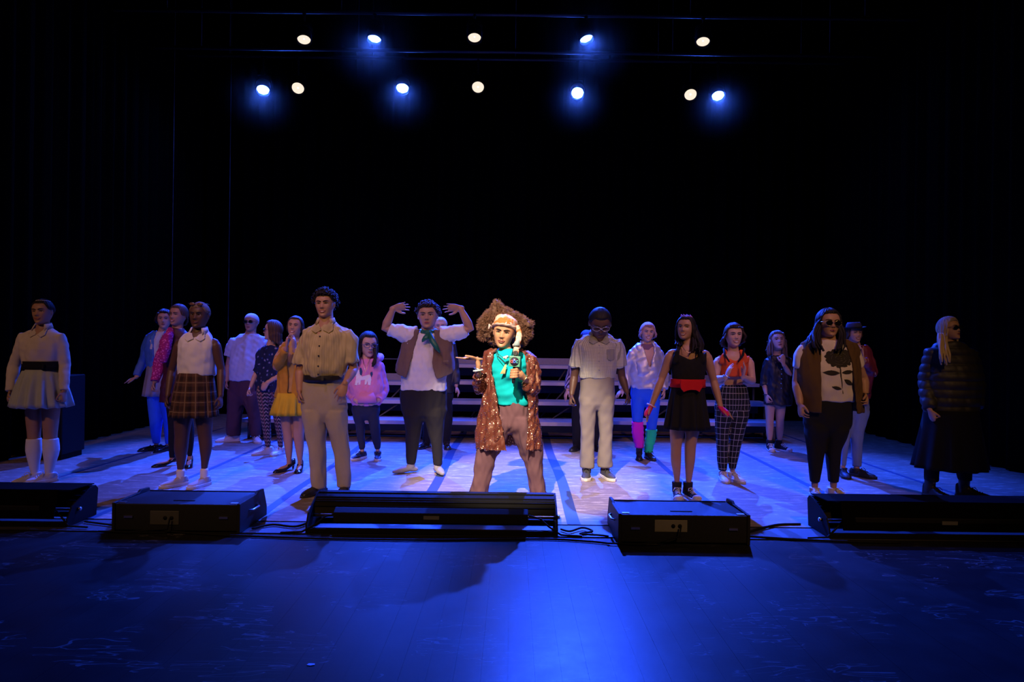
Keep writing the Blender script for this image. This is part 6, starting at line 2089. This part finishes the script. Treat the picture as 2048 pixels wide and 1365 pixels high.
# 17 --- orange crop top, grid trousers
p = Person(cH, 1192, 635, 'smiling person in orange crop top and black trousers with a white grid, clapping')
p.torso([(330, 600, 676), (346, 572, 712), (366, 550, 734), (410, 550, 732), (460, 556, 724), (510, 562, 714), (550, 562, 714), (620, 540, 732), (700, 535, 738), (760, 560, 715)])
p.head(641, 160, 304, skinm=LIGHT, smile=0.95)
p.arm(-1, (532, 386, 0), (520, 520, -0.06), (592, 506, -0.24), hand=dict(d=(0.35, -0.1, 1), n=(1, 0.2, -0.3), th=(0.1, 1, 0.1), curl=0.1, tcurl=0.1))
p.arm(1, (748, 386, 0), (764, 530, -0.05), (702, 502, -0.22), hand=dict(d=(0.15, -0.1, 1), n=(-1, 0.2, -0.2), th=(-0.1, 1, 0.1), curl=0.12, spread=0.12))
p.leg([(750, 526, 632), (830, 526, 614), (940, 530, 602), (1020, 536, 600), (1108, 546, 598)], -8, bare=False)
p.leg([(750, 634, 738), (830, 622, 718), (940, 614, 690), (1020, 610, 674), (1102, 610, 656)], 16, bare=False)
p.finish_body()
p.trousers('trousers', [(552, 556, 720), (600, 540, 732), (660, 526, 742), (720, 524, 742), (770, 545, 720)], cloth('black_grid_twill', (0.012, 0.012, 0.014), kind='grid', col2=(0.50, 0.46, 0.42), s=0.058, wid=0.055), amp=0.003)
ORG = cloth('orange_knit', (0.78, 0.10, 0.02))
g = Geo()
p.scoop(g, [(400, 546, 738), (425, 548, 734), (465, 552, 726), (498, 556, 718)], 0.06)
for (xa, xb) in ((566, 590), (718, 692)):
    g.tube([p.w(xa, 402, -0.08), p.w((xa + xb) / 2 - 0, 360, -0.10), p.w(xb, 332, -0.03), p.w(xb, 350, 0.07)], [0.036, 0.028, 0.022, 0.022], 10, flat=0.6)
ct = p.part('crop_top', g, ORG, remesh=0.008, sm=3, post=p.post_cloth(0.003))
for (xa, xm, xb) in ((578, 584, 612), (708, 702, 672)):
    p.part('strap', Geo().tube([p.w(xa, 320, -0.02), p.w(xm, 360, -0.125), p.w(xb, 402, -0.145)], [0.012, 0.012, 0.008], 8), BLK, parent=ct)
p.hair(H_DBROWN, front=42, side=86, back=122, thick=0.06, length=0.42, lside=0.40, face=60, amp=0.016, wave=0.03, flare=0.12)
p.part('watch', Geo().tube([p.w(596, 498, -0.235) + Vector((0.032 * cos(a), 0.030 * sin(a), -0.010 * cos(a))) for a in np.linspace(0, 2 * pi, 17)], 0.006, 8), SILVER)
p.shoes('sneaker', SNEAK, SOLEW, LACEW)

# 18 --- black dress, wavy hair, far right row
p = Person(cI, 1007, 165, 'person with wavy hair in short black dress and canvas high-tops, looking up')
p.torso([(372, 145, 205), (388, 118, 238), (405, 104, 256), (450, 102, 256), (510, 106, 250), (570, 108, 246), (640, 102, 256), (690, 100, 258), (720, 120, 240)])
p.head(174, 238, 354, pitch=14, yaw=-4, roll=-4, skinm=LIGHT)
p.arm(-1, (104, 420, 0), (90, 560, 0.02), (102, 632, -0.04), aw=0.95, hand=dict(curl=0.45))
p.arm(1, (256, 420, 0), (252, 510, -0.05), (212, 438, -0.20), aw=0.95, hand=dict(d=(-0.15, -0.1, 1), n=(-0.4, 1, 0), th=(-1, 0, 0.2), curl=0.75))
p.leg([(700, 96, 158), (760, 99, 152), (800, 101, 150), (860, 102, 148), (935, 112, 138)], -10)
p.leg([(700, 160, 226), (760, 163, 220), (800, 165, 215), (860, 166, 212), (935, 174, 200)], 28)
p.finish_body()
dr = p.top('dress', [(384, 130, 225), (398, 106, 250), (430, 94, 264), (500, 94, 262), (560, 98, 256), (630, 94, 264), (700, 92, 268)], cloth('black_satin', (0.010, 0.010, 0.014), rough=0.5), [(-1, 0, 0.62, 58, 56), (1, 0, 0.55, 58, 54)], amp=0.006)
p.buttons(dr, [(178, 470), (178, 500), (177, 530), (176, 560), (176, 590)], SILVER, r=0.008)
p.hair(hair_mat('hair_ash_brown', (0.11, 0.075, 0.065)), front=40, side=84, back=122, thick=0.07, length=0.55, lside=0.55, face=60, amp=0.022, wave=0.035, flare=0.08)
p.locks([[(134, 290, -0.02), (126, 340, -0.06), (128, 385, -0.10)], [(214, 290, -0.02), (222, 340, -0.06), (224, 390, -0.10)]], MATS['hair_ash_brown'], r=0.014, n=8, jit=0.03)
p.part('wristband', Geo().tube([p.w(101, 634, -0.04) + Vector((0.031 * cos(a), 0.031 * sin(a), 0)) for a in np.linspace(0, 2 * pi, 17)], 0.006, 8), BLKPL)
p.shoes('canvas', CANVAS, SOLEW, LACEW, toe=SOLEW, size=0.95)

# 19 --- rose tee, brown vest, aviators
p = Person(cI, 1304, 480, 'person with long dark hair and aviators in white rose-print T-shirt and brown denim waistcoat', build=1.3)
p.torso([(278, 445, 555), (298, 395, 600), (325, 345, 640), (380, 330, 655), (450, 325, 660), (530, 335, 655), (610, 345, 648), (700, 345, 645), (800, 348, 636), (880, 375, 605)])
p.head(498, 98, 266, roll=2, skinm=OLIVE, fat=1.06, lip=(0.30, 0.09, 0.08))
p.arm(-1, (325, 360, 0), (300, 555, 0.03), (316, 690, -0.06), aw=1.12, hand=dict(curl=0.4, size=1.05))
p.arm(1, (650, 365, 0), (718, 535, 0.03), (730, 628, -0.06), aw=1.12, hand=dict(curl=0.45, size=1.05))
p.leg([(860, 352, 488), (920, 358, 480), (980, 364, 472), (1080, 372, 456), (1190, 382, 440)], -10, bare=False)
p.leg([(860, 486, 618), (920, 482, 602), (980, 480, 580), (1080, 488, 570), (1190, 500, 560)], 22, bare=False)
p.finish_body()
p.trousers('leggings', [(655, 342, 648), (720, 340, 648), (790, 342, 642), (850, 350, 630), (900, 380, 600)], BLK, amp=0.003)
ts = p.top('t_shirt', [(290, 430, 570), (310, 382, 612), (340, 335, 650), (400, 322, 664), (480, 320, 666), (560, 330, 660), (672, 338, 652)], cloth('ivory_jersey', (0.62, 0.55, 0.47)), [(-1, 0, 0.26, 92, 92), (1, 0, 0.26, 92, 92)], amp=0.005)
DN = cloth('brown_denim', (0.10, 0.055, 0.018), bump=0.5)
p.coat('waistcoat', [(282, 395, 605, 426, 560), (305, 348, 650, 420, 572), (350, 320, 668, 412, 585), (430, 312, 674, 404, 606), (520, 316, 676, 400, 612), (620, 330, 682, 400, 614), (690, 338, 690, 400, 620), (742, 340, 692, 402, 632)], DN, amp=0.004, grow=0.030)
cx, cy = 522, 400
ROSE = []
for ring_, (rr_, nn, sz) in enumerate(((0, 1, 26), (26, 6, 22), (48, 9, 24), (62, 12, 20))):
    for k in range(nn):
        a = 2 * pi * k / nn + ring_ * 0.4
        x, y = cx + rr_ * 1.1 * cos(a), cy + rr_ * 0.75 * sin(a)
        ROSE.append([(x + sz * (1 + 0.25 * sin(3 * t + k)) * cos(t), y + sz * 0.75 * (1 + 0.25 * cos(2 * t + k)) * sin(t)) for t in np.linspace(0, 2 * pi, 12)[:-1]])
INK = cloth('black_print', (0.030, 0.026, 0.018))
p.decal('rose_print', ts, ROSE + [[(513, 445), (520, 445), (524, 520), (536, 618), (540, 620), (528, 575), (516, 510)]], INK, cell=0.0026)
LEAF = lambda x0, y0, x1, y1, w_: [(x0 + (x1 - x0) * t + (-(y1 - y0)) * w_ * sin(pi * t), y0 + (y1 - y0) * t + (x1 - x0) * w_ * sin(pi * t)) for t in np.linspace(0, 1, 9)] + [(x0 + (x1 - x0) * t - (-(y1 - y0)) * w_ * 0.9 * sin(pi * t), y0 + (y1 - y0) * t - (x1 - x0) * w_ * 0.9 * sin(pi * t)) for t in np.linspace(1, 0, 9)[1:-1]]
p.decal('leaf_print', ts, [LEAF(412, 488, 514, 492, 0.16), LEAF(526, 490, 608, 482, 0.16), LEAF(540, 532, 606, 566, 0.2), LEAF(464, 576, 528, 592, 0.16)], INK, cell=0.0026)
# light seams between the petals
for k in range(14):
    a = k * 2.4
    rr_ = 10 + 4.0 * k
    pts = [(cx + rr_ * 1.05 * cos(a + t), cy + rr_ * 0.72 * sin(a + t)) for t in np.linspace(0, 0.9, 7)]
    poly = pts + [(x_ + 1.5, y_ + 2.6) for x_, y_ in reversed(pts)]
    p.decal('petal_highlight', ts, [poly], cloth('grey_print', (0.11, 0.10, 0.08)), cell=0.003, lift=0.005)
p.hair(H_BLACK, front=40, side=82, back=122, thick=0.06, length=0.72, lside=0.66, face=62, amp=0.016, wave=0.02, flare=0.05)
p.locks([[(436, 190, -0.02), (420, 250, -0.06), (424, 310, -0.13), (446, 352, -0.17)], [(415, 230, 0.0), (392, 270, -0.05), (380, 300, -0.10)], [(560, 190, -0.02), (582, 250, -0.06), (580, 310, -0.13), (560, 352, -0.16)]], H_BLACK, r=0.015, n=9, jit=0.03)
p.glasses(GOLD, DARKLENS, rimless=True, wx=0.125, hz=0.10, drop=0.03, z0=0.51)
p.part('bracelet', Geo().tube([p.w(729, 626, -0.06) + Vector((0.042 * cos(a), 0.042 * sin(a), 0)) for a in np.linspace(0, 2 * pi, 17)], 0.004, 8), BLKPL)
p.shoes('sneaker', plain('cream_sneaker', (0.55, 0.47, 0.40), 0.5), SOLEW, LACEW, size=1.05)

# 20 --- fedora, maroon jacket, jeans
p = Person(cI, 1172, 670, 'smiling person in fedora, maroon jacket and light blue jeans, behind the rose T-shirt')
p.torso([(312, 630, 700), (330, 605, 730), (352, 590, 755), (420, 590, 760), (500, 595, 755), (580, 598, 750), (660, 595, 752), (720, 600, 750), (770, 620, 735)])
p.head(662, 190, 302, roll=-3, yaw=4, skinm=LIGHT, smile=0.95)
p.arm(-1, (600, 380, 0), (590, 500, -0.05), (668, 405, -0.22), aw=0.95, hand=dict(d=(0.2, 0, 1), n=(1, 0.2, 0), th=(0.1, 1, 0), curl=0.15))
p.arm(1, (752, 378, 0), (786, 505, -0.05), (716, 405, -0.22), aw=0.95, hand=dict(d=(-0.12, 0, 1), n=(-1, 0.2, 0), th=(-0.1, 1, 0), curl=0.15))
p.leg([(740, 598, 668), (820, 588, 645), (900, 580, 632), (1000, 574, 614), (1085, 574, 606)], -12, bare=False)
p.leg([(740, 658, 748), (820, 642, 728), (900, 640, 716), (1000, 648, 708), (1090, 654, 702)], 38, bare=False)
p.finish_body()
p.trousers('jeans', [(640, 598, 752), (690, 596, 752), (740, 600, 750), (775, 615, 738)], cloth('light_blue_denim', (0.20, 0.26, 0.40)), amp=0.005)
p.top('shirt', [(325, 618, 712), (350, 598, 748), (480, 596, 750), (650, 598, 750)], cloth('dark_red_shirt', (0.07, 0.015, 0.02)), grow=-0.004)
p.coat('jacket', [(322, 606, 734, 640, 696), (345, 590, 765, 638, 690), (400, 582, 772, 634, 690), (500, 586, 768, 632, 692), (600, 590, 762, 630, 694), (660, 592, 760, 630, 694)], cloth('maroon_satin', (0.20, 0.03, 0.04), rough=0.4), [(-1, 0, 0.93, 64, 52), (1, 0, 0.93, 66, 54)], amp=0.008, grow=0.006)
p.hair(H_BROWN, front=46, side=84, back=120, thick=0.06, length=0.4, lside=0.38, face=62, amp=0.016, flare=0.03)
FE = cloth('slate_felt', (0.035, 0.04, 0.085))
g = Geo()
def hring(rx, ry, z, n=32, y0=0.02, dip=0.0):
    return [p.hT((rx * sin(2 * pi * k / n), y0 - ry * cos(2 * pi * k / n), z + dip * abs(sin(2 * pi * k / n)))) for k in range(n)]
g.rings([hring(0.40, 0.46, 0.78), hring(0.41, 0.47, 0.80), hring(0.40, 0.455, 0.90), hring(0.36, 0.42, 1.05), hring(0.30, 0.36, 1.14), hring(0.14, 0.26, 1.12)])
hat = p.part('fedora', g, FE)
g = Geo().rings([hring(0.38, 0.44, 0.795), hring(0.52, 0.58, 0.79, dip=0.06), hring(0.62, 0.66, 0.78, dip=0.10), hring(0.62, 0.66, 0.765, dip=0.10), hring(0.50, 0.56, 0.77, dip=0.06), hring(0.38, 0.44, 0.775)])
p.part('brim', g, cloth('black_felt', (0.010, 0.010, 0.013)), parent=hat)
p.part('hat_band', Geo().rings([hring(0.418, 0.478, 0.80), hring(0.415, 0.472, 0.88), hring(0.39, 0.45, 0.88), hring(0.39, 0.45, 0.80)]), BLK, parent=hat)
nk = p.part('necklace', Geo().tube([p.w(636, 318, -0.05), p.w(650, 345, -0.11), p.w(672, 352, -0.12), p.w(696, 320, -0.05)], 0.002, 6), SILVER)
for q in ((642, 330), (648, 340), (656, 348), (666, 352), (678, 348), (688, 336)):
    p.part('bead', Geo().ell(p.w(q[0], q[1], -0.125), (0.007,) * 3), plain('pearl', (0.8, 0.72, 0.72), 0.25), parent=nk)
p.shoes('runner', plain('black_runner', (0.014, 0.014, 0.016), 0.6), SOLEB, LACEB)

# 21 --- dark puffer jacket, long black skirt, far right
p = Person(cJ, 1302, 395, 'person with long pale hair and sunglasses in dark puffer jacket and long black skirt')
p.torso([(300, 345, 420), (322, 305, 465), (350, 270, 505), (420, 262, 520), (500, 262, 520), (600, 265, 515), (700, 268, 512), (800, 262, 515), (900, 280, 500)])
p.head(378, 150, 288, yaw=24, pitch=8, skinm=LIGHT, smile=0.0)
p.arm(-1, (258, 372, 0), (228, 560, 0.03), (252, 730, -0.08), hand=dict(curl=0.85, d=(0.25, -0.2, -1)))
p.arm(1, (520, 385, 0), (552, 560, 0.03), (552, 725, -0.06), hand=dict(curl=0.5))
p.leg([(890, 230, 380), (1000, 226, 330), (1100, 222, 304), (1180, 226, 298)], 18, bare=False)
p.leg([(890, 385, 520), (1000, 412, 518), (1100, 425, 515), (1180, 445, 515)], 40, bare=False)
p.finish_body()
p.trousers('leggings', [(780, 262, 515), (860, 255, 518), (910, 262, 510)], BLK)
p.skirt('long_skirt', [(730, 232, 545), (820, 218, 556), (950, 192, 578), (1100, 162, 602)], cloth('black_crepe', (0.006, 0.006, 0.007)), folds=11, amp=0.02)
PUF = cloth('charcoal_puffer', (0.024, 0.023, 0.023), rough=0.55)
def puffs(o):
    me = o.data
    P = co_of(me)
    d = 0.012 * np.abs(np.sin(P[:, 2] * pi / 0.075)) ** 0.6
    set_co(me, P + no_of(me) * d[:, None])
p.top('puffer_jacket', [(302, 330, 440), (325, 290, 482), (358, 250, 525), (430, 238, 545), (520, 234, 552), (620, 232, 552), (700, 232, 548), (748, 238, 542)], PUF, [(-1, 0, 0.97, 96, 76), (1, 0, 0.97, 96, 76)], amp=0.003, extra=puffs)
p.hair(H_BLOND, front=40, side=84, back=122, thick=0.07, length=0.85, lside=0.80, face=58, amp=0.014, wave=0.012, flare=0.03)
p.cap_shell('knit_hood', cloth('pale_hood_knit', (0.34, 0.27, 0.27), bump=0.8), 0.5, (52, 110), 0.10)
p.locks([[(322, 250, -0.04), (326, 310, -0.12), (336, 370, -0.19), (342, 436, -0.20)], [(350, 270, -0.06), (352, 330, -0.15), (358, 380, -0.20), (362, 420, -0.20)]], H_BLOND, r=0.014, n=9, jit=0.028)
p.glasses(BLKPL, DARKLENS, wx=0.135, hz=0.08)
p.shoes('boot', BLKSHOE, SOLEB, LACEB, size=1.08, shaft=0.2)

finish_pending()
for f_ in POST:
    f_()
